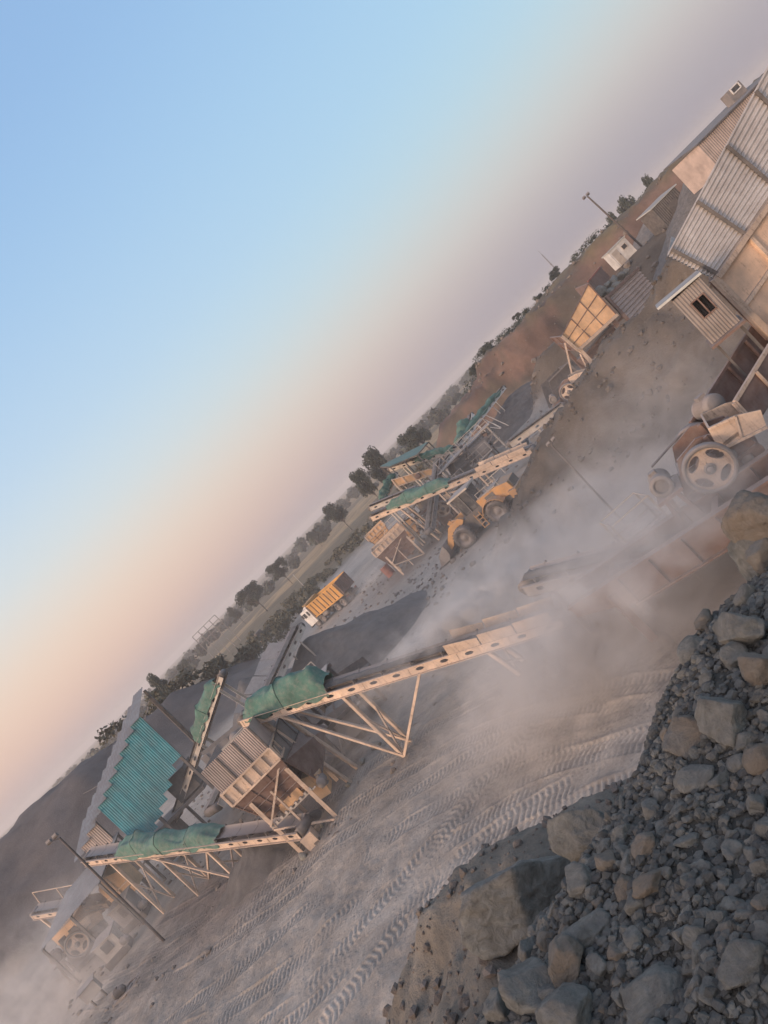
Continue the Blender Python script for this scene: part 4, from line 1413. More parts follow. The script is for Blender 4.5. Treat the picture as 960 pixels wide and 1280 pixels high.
# lean-to at the far left with a small crusher under it
lt = thing("lean_to", (-28, 42, 0), "open lean-to with a thin tilted tin roof over dusty machinery", "shelter")
ra, rb = P(124, 1103, 40), P(50, 1190, 40)
m = MB(); m.sheet(ra, rb - ra, (0.3, 4.6, .75), 26, .025); m.build("roof_sheet", MAT['galv_white'], lt)
m = MB()
for t_ in (.03, .5, .97):
    q = lerp(ra, rb, t_); m.bar(q - Vector((0, 0, .08)), q + Vector((.3, 4.5, .66)), .08)
m.build("rafter", MAT['dark_steel'], lt)
for t_ in (.02, .5, .97):
    for dy, dz in ((.05, 0), (4.3, .7)):
        q = lerp(ra, rb, t_)
        m = MB(); m.bar((q.x + dy * .06, q.y + dy, ground_z(q.x, q.y) - .2), (q.x + dy * .06, q.y + dy, q.z + dz - .08), .12); m.build("post", MAT['dark_steel'], lt)
o = on_ground(P(118, 1195, 42), .1)
jaw_crusher("crusher", o, "small cream crusher half hidden in dust under the tilted tin lean-to", R(20), 1.05, ('cream', 'grey_steel', 'grey_steel'))
o = on_ground(P(150, 1175, 43))
sb = thing("control_cabin", o, "cream machine housing with two dark openings under the lean-to", "cabin")
m = MB(); m.box((o.x - 1.3, o.y, o.z + 1.5), (1.7, 1.4, 1.9)); m.build("body", MAT['orange_panel'], sb)
for a, b in ((-.45, .3), (.35, .3)):
    m = MB(); m.box((o.x - 1.3 + a, o.y - .71, o.z + 1.5 + b), (.5, .04, .6)); m.build("window", MAT['glass'], sb)
m = MB(); m.bar((o.x - 2.2, o.y - .73, o.z + 1.5), (o.x - .4, o.y - .73, o.z + 1.5), .08); m.build("rib", MAT['cream'], sb)
m = MB(); m.box((o.x - 1.3, o.y, o.z + .25), (1.5, 1.2, .6)); m.build("plinth", MAT['dark_steel'], sb)
cJ, LJ, nJ = conveyor("belt_conveyor", P(140, 1124, 43), P(46, 1140, 46), .8, .34, "short cream conveyor jutting out behind the tilted lean-to", MAT['cream'],
    legs=((.9, (-1, 1), (.3, 0), None, True),), group="belt conveyors")
m = MB()
for k in range(4): m.bar(LJ(nJ * k / 3, .46, .1), LJ(nJ * k / 3, .46, 1.1), .05)
m.bar(LJ(0, .46, 1.1), LJ(nJ, .46, 1.1), .05); m.build("handrail", MAT['cream'], cJ)
# more small machinery round the lean-to
for i, (px, py, d, w_, h_, mt, lab) in enumerate((
        (95, 1165, 44, 1.5, 1.9, 'cream', "tall cream machine housing with a dark hatch behind the lean-to's roof end"),
        (175, 1150, 41, 1.3, 1.2, 'grey_steel', "squat grey gearbox housing at the foot of the tall lamp post"),
        (165, 1205, 38, 1.2, 1.0, 'cream_pale', "low pale housing between the lean-to and the lamp post's base"))):
    o = on_ground(P(px, py, d))
    hsg = thing("machine_housing", o, lab, "housing")
    a_ = R(12 * i - 10)
    m = MB(); m.box(o + Vector((0, 0, .35 + h_ / 2)), (w_, w_ * .8, h_), a_); bd = m.build("body", MAT[mt], hsg)
    m = MB(); m.box(o + Vector((.1, -w_ * .41, .4 + h_ * .55)), (w_ * .42, .05, h_ * .5), a_); m.build("hatch", MAT['dark_steel'], bd)
    m = MB(); m.frame_box(o + Vector((0, 0, .39 + h_)), (w_ * .56, 0, 0), (0, w_ * .46, .06), (0, 0, .03)); m.build("lid", MAT['galv_old'], bd)
    m = MB(); m.box(o + Vector((0, 0, .15)), (w_ * 1.2, w_ * .9, .45), a_); m.build("plinth", MAT['dark_steel'], hsg)
    motor(hsg, o + Vector((w_ * .5, -.2, .55)), (1, -.3, 0), .2, .55, MAT['grey_steel'])
# electrics box and pump in front of the lean-to
o = on_ground(P(135, 1258, 34.2))
eb = thing("switch_cabinet", o, "pale switch cabinet on a low stand in front of the lean-to", "cabinet", rz=0)
m = MB(); m.box((o.x, o.y, o.z + .75), (.85, .5, .6), R(20)); m.build("body", MAT['cream_pale'], eb)
m = MB(); m.frame_box(o + Vector((0, 0, 1.09)), (.48, .17, .02), (-.12, .32, .03), (0, 0, .02)); m.build("lid", MAT['grey_steel'], eb)
for a in (-.35, .35):
    m = MB(); m.bar((o.x + a, o.y, o.z - .1), (o.x + a, o.y, o.z + .5), .07); m.build("leg", MAT['dark_steel'], eb)
o = on_ground(P(180, 1268, 32.4))
pm = thing("water_pump", o, "small dark pump with a coiled hose on the dusty ground", "pump")
motor(pm, o + Vector((-.3, 0, .3)), (1, 0, 0), .2, .6, MAT['dark_steel'])
m = MB(); m.box(o + Vector((0, 0, .06)), (1.0, .5, .12)); m.build("skid", MAT['grey_steel'], pm)
m = MB(); m.tube([o + Vector((.35 + .7 * math.cos(a * .5) * (1 - a * .012), .2 + .5 * math.sin(a * .5), .06 + .02 * (a % 3))) for a in range(40)], .035, 6); m.build("hose", MAT['belt'], pm)

pole("lamp_post", G(208, 1179), P(74, 1047, G(208, 1179).y), "tall thin lamp post with twin floodlights in front of the lean-to", .075, True, (-.2, -.1, .1), hs=.7)
q = P(187, 873, 56)
pole("utility_pole", on_ground(P(224, 910, 56), -.2), q, "dark wooden pole behind the bright teal shed", .1, None, cat="pole")
m = MB()
w = []
for k in range(25):
    t_ = k / 24; w.append(lerp(q, P(104, 992, 60), t_) + Vector((0, 0, -1.2 * 4 * t_ * (1 - t_))))
m.tube(w, .02, 4)
tag(m.build("cable", MAT['belt']), "slack black cable running from the pole behind the teal shed", "cable")

# dark cone of crushed stone under the grey-white conveyor
cone_pile("stone_heap", tuple(P(380, 800, 50)), 7.4, "big dark cone heap of crushed stone beside the parked tipper's track", MAT['fine_stone'], 2, (1.15, .9))
cone_pile("stone_heap", tuple(P(300, 850, 62)), 5.0, "smaller dark stone heap beyond the narrow pale conveyor", MAT['fine_stone'], 6)

# ------------------------------------------------------------------ crusher station at the right
CR = P(887, 585, 18.6)
yaw = R(-25)
off = Matrix.Rotation(yaw, 3, 'Z') @ Vector((0, -.45, 1.15))
jaw_crusher("crusher", CR - off, "big dusty jaw crusher with a cream four-holed flywheel, nearest of the crushers", yaw, 1.0, ('cream', 'rust', 'grey_steel'))
# deep girder chassis
ch = thing("chassis", (5, 18.4, 0), "red-brown plate girder chassis carrying the nearest crusher", "chassis")
fA, fB = Vector((1.75, 20.35, 0)), Vector((10.2, 14.4, 0))
ud = (fB - fA).normalized(); wd = Vector((-ud.y, ud.x, 0)); Lc = (fB - fA).length
for k, offy in enumerate((0.0, 1.5)):
    m = MB(); c0 = fA + wd * offy
    def Q(x, y, z): return c0 + ud * x + wd * y + Vector((0, 0, z))
    m.plate([Q(0, 0, 1.85), Q(1.6, 0, 1.35), Q(Lc, 0, 1.35), Q(Lc, 0, 2.2), Q(0, 0, 2.2)], wd, .03)
    m.frame_box(Q(Lc / 2, .015, 2.23), ud * Lc / 2, wd * .14, Vector((0, 0, .03)))
    m.frame_box(Q(Lc / 2 + .8, .015, 1.32), ud * (Lc / 2 - .8), wd * .14, Vector((0, 0, .03)))
    g_ = m.build("girder", MAT['rust'], ch)
    m = MB()
    for i in range(9): m.frame_box(Q(1.7 + i * 1.0, -.06, 1.77), ud * .015, wd * .055, Vector((0, 0, .41)))
    m.build("stiffener", MAT['rust'], g_)
for x in (1.2, 4.6, 8.5):
    m = MB(); q = fA + ud * x + wd * .75; m.frame_box(q + Vector((0, 0, 1.95)), wd * .72, ud * .1, Vector((0, 0, .12))); m.build("cross_member", MAT['rust'], ch)
    for offy in (0, 1.5):
        q = fA + ud * x + wd * offy
        m = MB(); m.bar((q.x, q.y, ground_z(q.x, q.y) - .2), (q.x, q.y, 1.4 if x > 1.5 else 1.9), .22); m.build("leg", MAT['rust'], ch)
cI, LI, nI = conveyor("belt_conveyor", P(905, 668, 18.6), P(664, 728, 24.2), .9, .42, "dusty conveyor carrying stone out from under the nearest crusher into the dust", MAT['grey_steel'],
    legs=((.85, (-1, 1), (0, 0), None, True), (.5, (-1, 1), (0, 0), None, True)), group="belt conveyors", loaded=True, pitch=1.3)
# caged access ladder and landing
o = P(806, 668, 21.6)
ap = thing("access_platform", on_ground(o), "pale railed access platform with a ladder beside the nearest crusher", "platform")
z0, z1, z2 = ground_z(o.x, o.y) - .1, 1.55, 2.75
cs = [Vector((o.x + a, o.y + b, 0)) for a, b in ((-.65, -.45), (.65, -.75), (.75, .45), (-.55, .75))]
for c in cs:
    m = MB(); m.bar((c.x, c.y, z0), (c.x, c.y, z2), .055); m.build("post", MAT['cream_pale'], ap)
m = MB(); m.plate([c + Vector((0, 0, z1)) for c in cs], (0, 0, 1), .05); m.build("landing", MAT['grey_steel'], ap)
for z in (z1 + .55, z2):
    m = MB()
    for i in range(4): m.bar(cs[i] + Vector((0, 0, z)), cs[(i + 1) % 4] + Vector((0, 0, z)), .045)
    m.build("handrail", MAT['cream_pale'], ap)
m = MB()
for s_ in (-.2, .2): m.bar((o.x - .3 + s_, o.y - 1.5, z0), (o.x - .2 + s_, o.y - .62, z1 + .1), .05)
for k in range(7):
    t_ = (k + .5) / 7; m.bar(lerp((o.x - .5, o.y - 1.5, z0), (o.x - .4, o.y - .62, z1 + .1), t_), lerp((o.x - .1, o.y - 1.5, z0), (o.x, o.y - .62, z1 + .1), t_), .03)
m.build("ladder", MAT['cream_pale'], ap)
# chute from the big hopper down to the crusher
chu = thing("feed_chute", (10, 20, 2), "brown sloping feed chute with a cream lip above the nearest crusher", "chute")
ca, cb_ = Vector((8.5, 19.1, 2.55)), Vector((14.0, 21.2, 2.75))
us = (cb_ - ca).normalized(); ws = Vector((-us.y, us.x, 0)).normalized(); ns = us.cross(ws)
m = MB(); m.plate([ca, cb_, cb_ + ws * 1.7, ca + ws * 1.7], ns, .05); m.build("floor_plate", MAT['rust'], chu)
for s_ in (0, 1.7):
    q = ca + ws * s_
    m = MB(); m.plate([q, cb_ + ws * s_, cb_ + ws * s_ + Vector((0, 0, 1.1)), q + Vector((0, 0, .8))], ws, .04); sp_ = m.build("side_plate", MAT['rust'], chu)
    m = MB(); m.bar(q + Vector((0, 0, .84)), cb_ + ws * s_ + Vector((0, 0, 1.14)), .1); m.bar(q - us * .03, q - us * .03 + Vector((0, 0, .85)), .12)
    for k in range(4): m.bar(lerp(q, cb_ + ws * s_, .2 + .2 * k) - ws * .06, lerp(q + Vector((0, 0, .8)), cb_ + ws * s_ + Vector((0, 0, 1.1)), .2 + .2 * k) - ws * .06, .07)
    m.build("rib", MAT['cream'] if s_ == 0 else MAT['rust'], sp_)
for x in (.3, .8):
    q = lerp(ca, cb_, x) + ws * .2
    m = MB(); m.bar((q.x, q.y, ground_z(q.x, q.y) - .3), q, .18); m.build("leg", MAT['rust'], chu)
o = P(896, 505, 20)
vm = thing("feeder_drive", (o.x, o.y, 1.6), "dust-covered round feeder motor on a bracket over the nearest crusher", "motor")
motor(vm, o, (-.2, 1, 0), .34, .8, MAT['grey_steel'])
m = MB(); m.box(o + Vector((0, .4, -.75)), (.5, .6, .7)); m.bar((o.x, o.y + .4, ground_z(o.x, o.y) - .2), o + Vector((0, .4, -1.0)), .2); m.build("bracket", MAT['grey_steel'], vm)
for i, (px, py, d, s) in enumerate(((872, 518, 22.5, .62), (902, 470, 22, .95), (876, 492, 23, .55), (850, 545, 22.5, .5), (930, 462, 21.5, .6), (862, 565, 22, .45))):
    p = P(px, py, d)
    put_rock(Vector((p.x, p.y, ground_z(p.x, p.y))), (s, s * .9, s * .85), 1500 + i, MAT['rock'], 3, None, .2, "dust-coated stone block on the embankment's slope behind the nearest crusher", "boulders on the embankment", "boulder", .12)

# big hopper at the right: ochre ribbed bin, zinc boards above
bh = thing("feed_hopper", (14, 23, 0), "huge hopper with a long zinc corrugated wall over ribbed ochre bin plates", "hopper")
BL, TL = P(893, 350, 22), P(834, 320, 22.2)
TR = P(957, 89, 23.0)
TR = TL + (TR - TL) * 1.15
BR = BL + (Vector((17.97, 23.0, 6.43)) - BL) * 1.15
m = MB(); ulen = TR - TL
wv = MB()
m.sheet(BL + Vector((0, -.03, .03)), TL - BL, BR - BL, 13, .035, 6, False, 1)
# the sheet's far edge follows the rising top of the wall
n_ = len(m.v) // 2
for i in range(n_): m.v[n_ + i] = m.v[n_ + i] + (TR - BR - (TL - BL)) * (i / (n_ - 1))
wl = m.build("wall_sheet", MAT['galv'], bh)
for t_ in (.02, .24, .5, .76, .98):
    m = MB(); m.bar(lerp(BL, BR, t_) + Vector((.04, -.09, .02)), lerp(TL, TR, t_) + Vector((.04, -.09, .02)), .1); m.build("batten", MAT['dark_steel'], wl)
Bl2 = P(962, 420, 22)
Br2 = Bl2 + (BR - BL) + Vector((0, 0, -.2))
inn = Vector((-.55, .8, 0))
ribbed_panel(bh, Bl2, Br2, BR, BL, (.16, -.99, 0), 4, 2, MAT['peach_panel'], MAT['cream'], .12, .03, "bin_wall")
m = MB(); m.bar(BL + Vector((.03, -.12, 0)), BR + Vector((.03, -.12, 0)), .2, .16); m.bar(BL + Vector((-.02, -.1, .06)), Bl2 + Vector((-.02, -.1, -.4)), .2, .2); m.build("edge_beam", MAT['cream'], bh)
bk = Vector((2.9, 4.5, 0))
ribbed_panel(bh, Bl2 + bk, Bl2 + Vector((-.03, .05, 0)), BL + Vector((-.03, .05, 0)), BL + bk, (-.84, .54, 0), 2, 2, MAT['peach_panel'], MAT['rust'], .1, .03, "bin_wall")
m = MB(); m.sheet(BL + bk, BL - BL - bk, (TL - BL), 16, .03); m.build("wall_sheet", MAT['galv'], bh)
ribbed_panel(bh, Br2 + bk, Bl2 + bk, TL + bk - Vector((0, 0, .7)), TR + bk - Vector((0, 0, .9)), (.3, .95, 0), 5, 2, MAT['rust'], MAT['rust'], .1, .03, "bin_wall")
b1 = MB(); b1.plate([Bl2, Br2, Br2 + bk, Bl2 + bk], (0, 0, 1), .05); b1.build("bin_floor", MAT['rust'], bh)
for t_ in (.04, .5, .96):
    for q in (lerp(Bl2, Br2, t_) + Vector((0, .25, 0)), lerp(Bl2, Br2, t_) + bk * .9):
        m = MB(); m.bar((q.x, q.y, ground_z(q.x, q.y) - .4), q, .24); m.build("leg", MAT['rust'], bh)
q = Bl2 + Vector((.2, .1, 0))
m = MB(); m.bar(q, (q.x - 1.2, q.y - .3, 1.9), .14); m.build("brace", MAT['cream'], bh)

# operator's booth
bo = thing("operator_booth", (10.66, 21.45, 0), "small corrugated operator's booth with a square window beside the huge hopper", "booth")
bx0, bx1, by0, by1, bz0, bz1 = 10.2, 11.12, 21.0, 21.9, 4.42, 6.12
m = MB()
wz0, wz1, wx0, wx1 = 5.15, 5.72, 10.5, 10.92
for a, b, z0, z1 in ((bx0, wx0, bz0, bz1), (wx1, bx1, bz0, bz1), (wx0, wx1, bz0, wz0), (wx0, wx1, wz1, bz1)):
    m.sheet((a, by0, z0), (b - a, 0, 0), (0, 0, z1 - z0), max(2, int((b - a) / .078)), .016)
wf = m.build("front_wall", MAT['galv_old'], bo)
m = MB()
for p, q in (((wx0, by0 - .02, wz0), (wx1, by0 - .02, wz0)), ((wx0, by0 - .02, wz1), (wx1, by0 - .02, wz1)), ((wx0, by0 - .02, wz0), (wx0, by0 - .02, wz1)), ((wx1, by0 - .02, wz0), (wx1, by0 - .02, wz1)), (((wx0 + wx1) / 2, by0 - .02, wz0), ((wx0 + wx1) / 2, by0 - .02, wz1))):
    m.bar(p, q, .04)
m.build("window_frame", MAT['rust'], wf)
m = MB(); m.sheet((bx0, by1, bz0), (0, by0 - by1, 0), (0, 0, bz1 - bz0), 14, .016); m.sheet((bx1, by0, bz0), (0, by1 - by0, 0), (0, 0, bz1 - bz0), 14, .016); m.build("side_wall", MAT['galv_old'], bo)
m = MB(); m.sheet((bx1, by1, bz0), (bx0 - bx1, 0, 0), (0, 0, bz1 - bz0), 10, .016); m.build("back_wall", MAT['galv_old'], bo)
m = MB(); m.box(((bx0 + bx1) / 2, (by0 + by1) / 2, bz0 - .05), (1.1, 1.4, .08)); m.build("floor_plate", MAT['rust'], bo)
m = MB(); m.plate([(bx0 - .42, by0 - .12, bz1 + .10), (bx1 + .1, by0 - .12, bz1 + .04), (bx1 + .1, by1 + .1, bz1 + .02), (bx0 - .42, by1 + .1, bz1 + .08)], (0, 0, 1), .07); m.build("roof", MAT['galv_white'], bo)
for x in (bx0 + .06, bx1 - .06):
    for y in (by0 + .08, by1 - .08):
        m = MB(); m.bar((x, y, ground_z(x, y) - .3), (x, y, bz0 - .08), .07); m.build("post", MAT['dark_steel'], bo)

bo.rotation_euler = (0, 0, R(-26))
bo.location = (10.75, 21.45, 0)
f_ = P(770, 643, 30); f_.z = ground_z(f_.x, f_.y) - .2
pole("lamp_post", f_, P(689, 556, 30), "thin dark lamp post on the brown embankment's near slope", .05, True, (.05, -.1, .06), hs=.5)
# ------------------------------------------------------------------ second plant (middle of the yard)
hopper("feed_hopper", -3.2, .15, 64, 67.2, 3.35, .55, .9, "orange-lit hopper with a pale rim next to the wheel loader's bucket", MAT['cream'], MAT['cream'], 7, True, 0.0, 0)
hopper("feed_hopper", -3.1, -.85, 74, 76.0, 4.0, .5, 2.2, "smaller orange hopper just behind the one by the loader", MAT['orange_panel'], MAT['cream'], 5, True, 0.0, 0)
q = on_ground(P(455, 684, 70))
rb_ = thing("fuel_drum", q, "faded red drum standing by the smaller orange hopper", "drum")
m = MB(); m.lathe(q + Vector((0, 0, 0)), (0, 0, 1), [(0, 0), (.45, 0), (.47, .04), (.45, .08), (.45, .5), (.47, .54), (.45, .58), (.45, 1.1), (.47, 1.14), (.45, 1.18), (0, 1.16)], 20); m.build("shell", MAT['red'], rb_)
m = MB(); m.lathe(q + Vector((.2, 0, 1.15)), (0, 0, 1), [(.07, 0), (.07, .08), (0, .08)], 8); m.build("cap", MAT['dark_steel'], rb_)

cE, LE, nE = conveyor("belt_conveyor", P(666, 562, 57.5), P(467, 646, 66), .95, .42, "cream conveyor with black oval holes rising above the wheel loader", MAT['cream'],
    legs=((.30, (-1, 1), (0, 0), None, True), (.55, (-1, 1), (0, 0), None, True), (.8, (-1, 1), (.5, .3), None, True)), group="belt conveyors", loaded=True, pitch=1.15)
for sd in (-1, 1):
    m = MB()
    for k in range(3):
        x0 = .4 + k * 1.5; m.plate([LE(x0, sd * .5, .2), LE(x0 + 1.45, sd * .5, .2), LE(x0 + 1.45, sd * .56, .62), LE(x0, sd * .56, .62)], LE(0, sd, 0) - LE(0, 0, 0), .03)
    m.build("skirt_board", MAT['cream'], cE)
tarp(LE, nE * .48, nE * .88, 1.0, .42, "smooth green net cover on the conveyor above the wheel loader", .85, .2, 'tarp', 12, None, 3)
cK, LK, nK = conveyor("belt_conveyor", P(520, 612, 68), P(464, 635, 69.5), .8, .4, "short pale conveyor stub sticking out beyond the smooth green cover", MAT['cream_pale'],
    legs=((.7, (-1, 1), (0, 0), None, True),), group="belt conveyors")
cL, LL_, nL = conveyor("belt_conveyor", P(478, 629, 74), P(494, 594, 76), .8, .34, "steep short conveyor wrapped in green net behind the smooth green cover", MAT['cream_pale'],
    legs=((.8, (-1, 1), (.6, .5), None, True),), group="belt conveyors")
tarp(LL_, nL * .06, nL * .95, .85, .34, "upright strip of green net wrapped round a steep short conveyor", .7, .25, 'tarp_dark', 15, None, 3)
cG, LG, nG = conveyor("belt_conveyor", P(575, 560, 77), P(488, 586, 80), .85, .42, "pale conveyor lying under the pale green tilted roof", MAT['cream_pale'],
    legs=((.8, (-1, 1), (0, 0), None, True), (.45, (-1, 1), (0, 0), None, True)), group="belt conveyors")
tarp(LG, nG * .08, nG * .62, .9, .42, "long flat green net cover beside the pale green tilted roof", .5, .25, 'tarp', 17, None, 3)
rf = thing("tilted_roof", on_ground(P(505, 590, 80)), "pale green tilted roof sheet on posts over the second plant", "roof")
A_, B_, C_, D_ = P(475, 583, 82), P(535, 552, 82), P(521, 568, 77), P(487, 583, 77)
m = MB(); m.sheet(A_, D_ - A_, B_ - A_, 14, .03); m.add([C_], [])
nn = len(m.v) - 1
half = nn // 2
for i in range(half): m.v[half + i] = lerp(B_, C_, i / (half - 1)) + (m.v[i] - lerp(A_, D_, i / (half - 1)))
m.v.pop(); m.build("roof_sheet", MAT['teal_pale'], rf)
for q in (A_, B_, C_, D_, (A_ + B_) / 2, (C_ + D_) / 2):
    m = MB(); m.bar((q.x, q.y, ground_z(q.x, q.y) - .2), q - Vector((0, 0, .05)), .13); m.build("post", MAT['dark_steel'], rf)
for p_, q_ in ((A_, B_), (D_, C_), (A_, D_), (B_, C_)):
    m = MB(); m.bar(p_ - Vector((0, 0, .1)), q_ - Vector((0, 0, .1)), .1); m.build("rafter", MAT['dark_steel'], rf)
# transfer bin between them
tb = thing("transfer_bin", on_ground(P(515, 615, 74)), "cream transfer bin with a round hatch below the tilted roof", "bin")
a_, b_, c_, d_ = P(496, 608, 73), P(545, 592, 73), P(538, 586, 73), P(490, 600, 73)
ribbed_panel(tb, a_, b_, c_, d_, (0, -1, 0), 4, 1, MAT['orange_panel'], MAT['cream'], .1, .05)
bkv = Vector((.2, 2.2, 0))
ribbed_panel(tb, a_ + bkv, a_ + Vector((0, .06, 0)), d_ + Vector((0, .06, 0)), d_ + bkv, (-1, 0, 0), 2, 1, MAT['rust'], MAT['cream'], .08, .05)
m = MB(); m.plate([a_, b_, b_ + bkv, a_ + bkv], (0, 0, -1), .05); m.build("floor_plate", MAT['rust'], tb)
m = MB(); m.lathe(lerp(lerp(a_, b_, .6), lerp(d_, c_, .6), .5) + Vector((0, -.12, 0)), (0, -1, 0), [(.28, 0), (.28, .08), (.2, .1), (0, .1)], 18); m.build("hatch", MAT['rust'], tb)
for q in (a_, b_, a_ + bkv, b_ + bkv):
    m = MB(); m.bar((q.x, q.y, ground_z(q.x, q.y) - .2), q, .16); m.build("leg", MAT['cream_pale'], tb)

cM, LM, nM = conveyor("belt_conveyor", P(537, 664, 63), P(548, 578, 70), .8, .4, "dark conveyor climbing straight past the loader's bucket to the transfer bin", MAT['grey_steel'],
    legs=((.75, (-1, 1), (0, 0), None, True),), group="belt conveyors", loaded=True)
cF, LF, nF = conveyor("belt_conveyor", P(556, 580, 80), P(629, 486, 87), .8, .40, "far white conveyor with green net, dropping stone on the flat grey heap", MAT['white_paint'],
    legs=((.62, (-1, 1), (1.2, -1.0), None, True), (.8, (-1, 1), (.3, .6), None, True)), group="belt conveyors")
tarp(LF, nF * .36, nF * .93, .85, .4, "long slim green net cover on the far white conveyor", .55, .2, 'tarp', 21, None, 4)
cH, LH, nH = conveyor("belt_conveyor", P(584, 553, 86), P(589, 519, 88), .75, .36, "short steep white conveyor beside the far white one", MAT['white_paint'],
    legs=((.7, (-1, 1), (.4, -.5), None, True),), group="belt conveyors")
q = P(578, 545, 85)
m_ = MB()
root = tarp(LH, nH * .05, nH * .95, 1.5, .36, "bulging green net bundle hanging at the foot of the far white conveyor", 1.0, .5, 'tarp', 25, .5, 2)
root.location.x -= .9
cone_pile("stone_heap", tuple(P(637, 494, 87)), 8.5, "flat grey stone heap under the far white conveyor's head", MAT['fine_stone'], 3, (1.5, .8))
cN, LN, nN = conveyor("belt_conveyor", P(704, 508, 58.5), P(638, 556, 59.5), .9, .46, "low dusty conveyor running from the far flywheel crusher towards the loader", MAT['cream_pale'],
    legs=((.85, (-1, 1), (0, 0), None, False), (.5, (-1, 1), (0, 0), None, False)), group="belt conveyors", loaded=True, pitch=1.3)
o = on_ground(P(645, 556, 62), 1.0)
bm_ = thing("drive_motor", (o.x, o.y, o.z - 1), "dull blue motor on a stand at the end of the low dusty conveyor", "motor")
motor(bm_, o, (1, -.4, 0), .42, 1.0, MAT['blue_motor'])
m = MB(); m.box(o + Vector((.4, 0, -.75)), (1.2, .8, .6)); m.build("stand", MAT['grey_steel'], bm_)
screen_box("vibrating_screen", P(592, 572, 70), R(-20), (4.2, 1.8, 1.1), "pale grey vibrating screen on a trestle behind the wheel loader's cab")
screen_box("vibrating_screen", P(560, 608, 68), R(10), (3.0, 1.6, .9), "small dark screen in the clutter between the loader's boom and the green cover", 'dark_steel')
o = on_ground(P(605, 570, 73))
gb = thing("generator_box", o, "dark generator housing on stilts beside the pale grey screen", "generator")
m = MB(); m.box(o + Vector((0, 0, 2.4)), (2.4, 1.6, 1.6)); m.build("body", MAT['dark_steel'], gb)
m = MB()
for k in range(7): m.box(o + Vector((-.9 + .3 * k, -.82, 2.4)), (.2, .03, 1.1))
m.build("louvre", MAT['grey_steel'], gb)
for a in (-1, 1):
    m = MB(); m.bar(o + Vector((a, 0, -.2)), o + Vector((a, 0, 1.6)), .16); m.build("leg", MAT['grey_steel'], gb)
jaw_crusher("crusher", on_ground(P(560, 640, 66), .2), "small dust-grey crusher crowded behind the loader's bucket", R(-15), 1.1, ('cream', 'rust', 'grey_steel'))

def frame_tower(o, wx, wy, h, yaw, seed, label, mats):
    """braced steel support frame with chutes and a deck"""
    g = random.Random(seed)
    t = thing("support_frame", (0, 0, 0), label, "frame")
    for sx in (-1, 1):
        for sy in (-1, 1):
            m = MB(); m.bar((sx * wx / 2, sy * wy / 2, -.4), (sx * wx / 2, sy * wy / 2, h), .16); m.build("leg", MAT[mats[0]], t, True)
    for k in range(3):
        z = h * (.4 + .3 * k)
        m = MB()
        for sy in (-1, 1): m.bar((-wx / 2 - .2, sy * wy / 2, z), (wx / 2 + .2, sy * wy / 2, z), .12, .18)
        for sx in (-1, 1): m.bar((sx * wx / 2, -wy / 2, z), (sx * wx / 2, wy / 2, z), .12, .18)
        m.build("beam", MAT[mats[k % 2]], t, True)
    m = MB(); m.bar((-wx / 2, -wy / 2 - .1, .2), (wx / 2, -wy / 2 - .1, h * .7), .08); m.bar((wx / 2, -wy / 2 - .13, .2), (-wx / 2, -wy / 2 - .13, h * .7), .08); m.build("brace", MAT[mats[1]], t, True)
    m = MB(); m.plate([(-wx * .3, -wy * .4, h * .35), (wx * .1, -wy * .4, h * .25), (wx * .35, -wy * .4, h * .85), (-wx * .1, -wy * .4, h * .95)], (0, 1, 0), wy * .7); m.build("chute", MAT[mats[2]], t, True)
    m = MB(); m.box((0, 0, h + .03), (wx + .8, wy + .6, .06))
    for k in range(5): m.bar((-wx / 2 - .3 + k * (wx + .6) / 4, -wy / 2 - .25, h), (-wx / 2 - .3 + k * (wx + .6) / 4, -wy / 2 - .25, h + 1.0), .045)
    for z in (.5, 1.0): m.bar((-wx / 2 - .3, -wy / 2 - .25, h + z), (wx / 2 + .3, -wy / 2 - .25, h + z), .04)
    m.build("catwalk", MAT[mats[3]], t, True)
    t.location = o; t.rotation_euler = (0, 0, yaw)
    return t


frame_tower(on_ground(P(540, 640, 67)), 3.0, 2.2, 3.4, R(12), 1, "braced dark steel frame with a chute between the loader's bucket and the green cover", ('dark_steel', 'rust', 'grey_steel', 'cream_pale'))
frame_tower(on_ground(P(500, 648, 71)), 2.8, 2.0, 3.0, R(-8), 2, "rusty frame with a pale railed deck under the end of the holed cream conveyor", ('rust', 'cream_pale', 'orange_panel', 'cream_pale'))
frame_tower(on_ground(P(583, 598, 69)), 3.2, 2.2, 3.6, R(20), 3, "grey frame with a dark chute standing behind the loader's cab", ('grey_steel', 'dark_steel', 'dark_steel', 'cream_pale'))
frame_tower(on_ground(P(610, 560, 78)), 3.0, 2.0, 3.0, R(-14), 4, "pale frame with a rusty chute below the far white conveyor", ('cream_pale', 'grey_steel', 'rust', 'cream_pale'))

# ------------------------------------------------------------------ wheel loader
LOADER = (4.65, 50.2)
ld = thing("wheel_loader", (0, 0, 0), "big orange wheel loader with a dark cab and white roof, bucket raised to the hopper", "loader")
Y_ = MAT['loader_yellow']
wr = .80
for x, s_ in ((1.62, 1), (-1.62, 1), (1.62, -1), (-1.62, -1)):
    wh = wheel(ld, (x, s_ * 1.08, wr), (0, s_, 0), wr, .62, MAT['grey_steel'])
m = MB(); m.plate([(-3.2, -.6, .75), (-.2, -.6, .65), (-.2, -.6, 1.25), (-3.2, -.6, 1.3)], (0, 1, 0), 1.2); m.plate([(.1, -.55, .6), (2.2, -.55, .6), (2.2, -.55, 1.25), (1.2, -.55, 1.75), (.1, -.55, 1.3)], (0, 1, 0), 1.1); m.tube([(0, 0, .5), (0, 0, 1.4)], .16, 12); m.box((0, 0, .75), (.5, .5, .3)); m.build("frame", MAT['dark_steel'], ld)
m = MB()   # engine hood with a sloping tail
for s_ in (-1, 1): pass
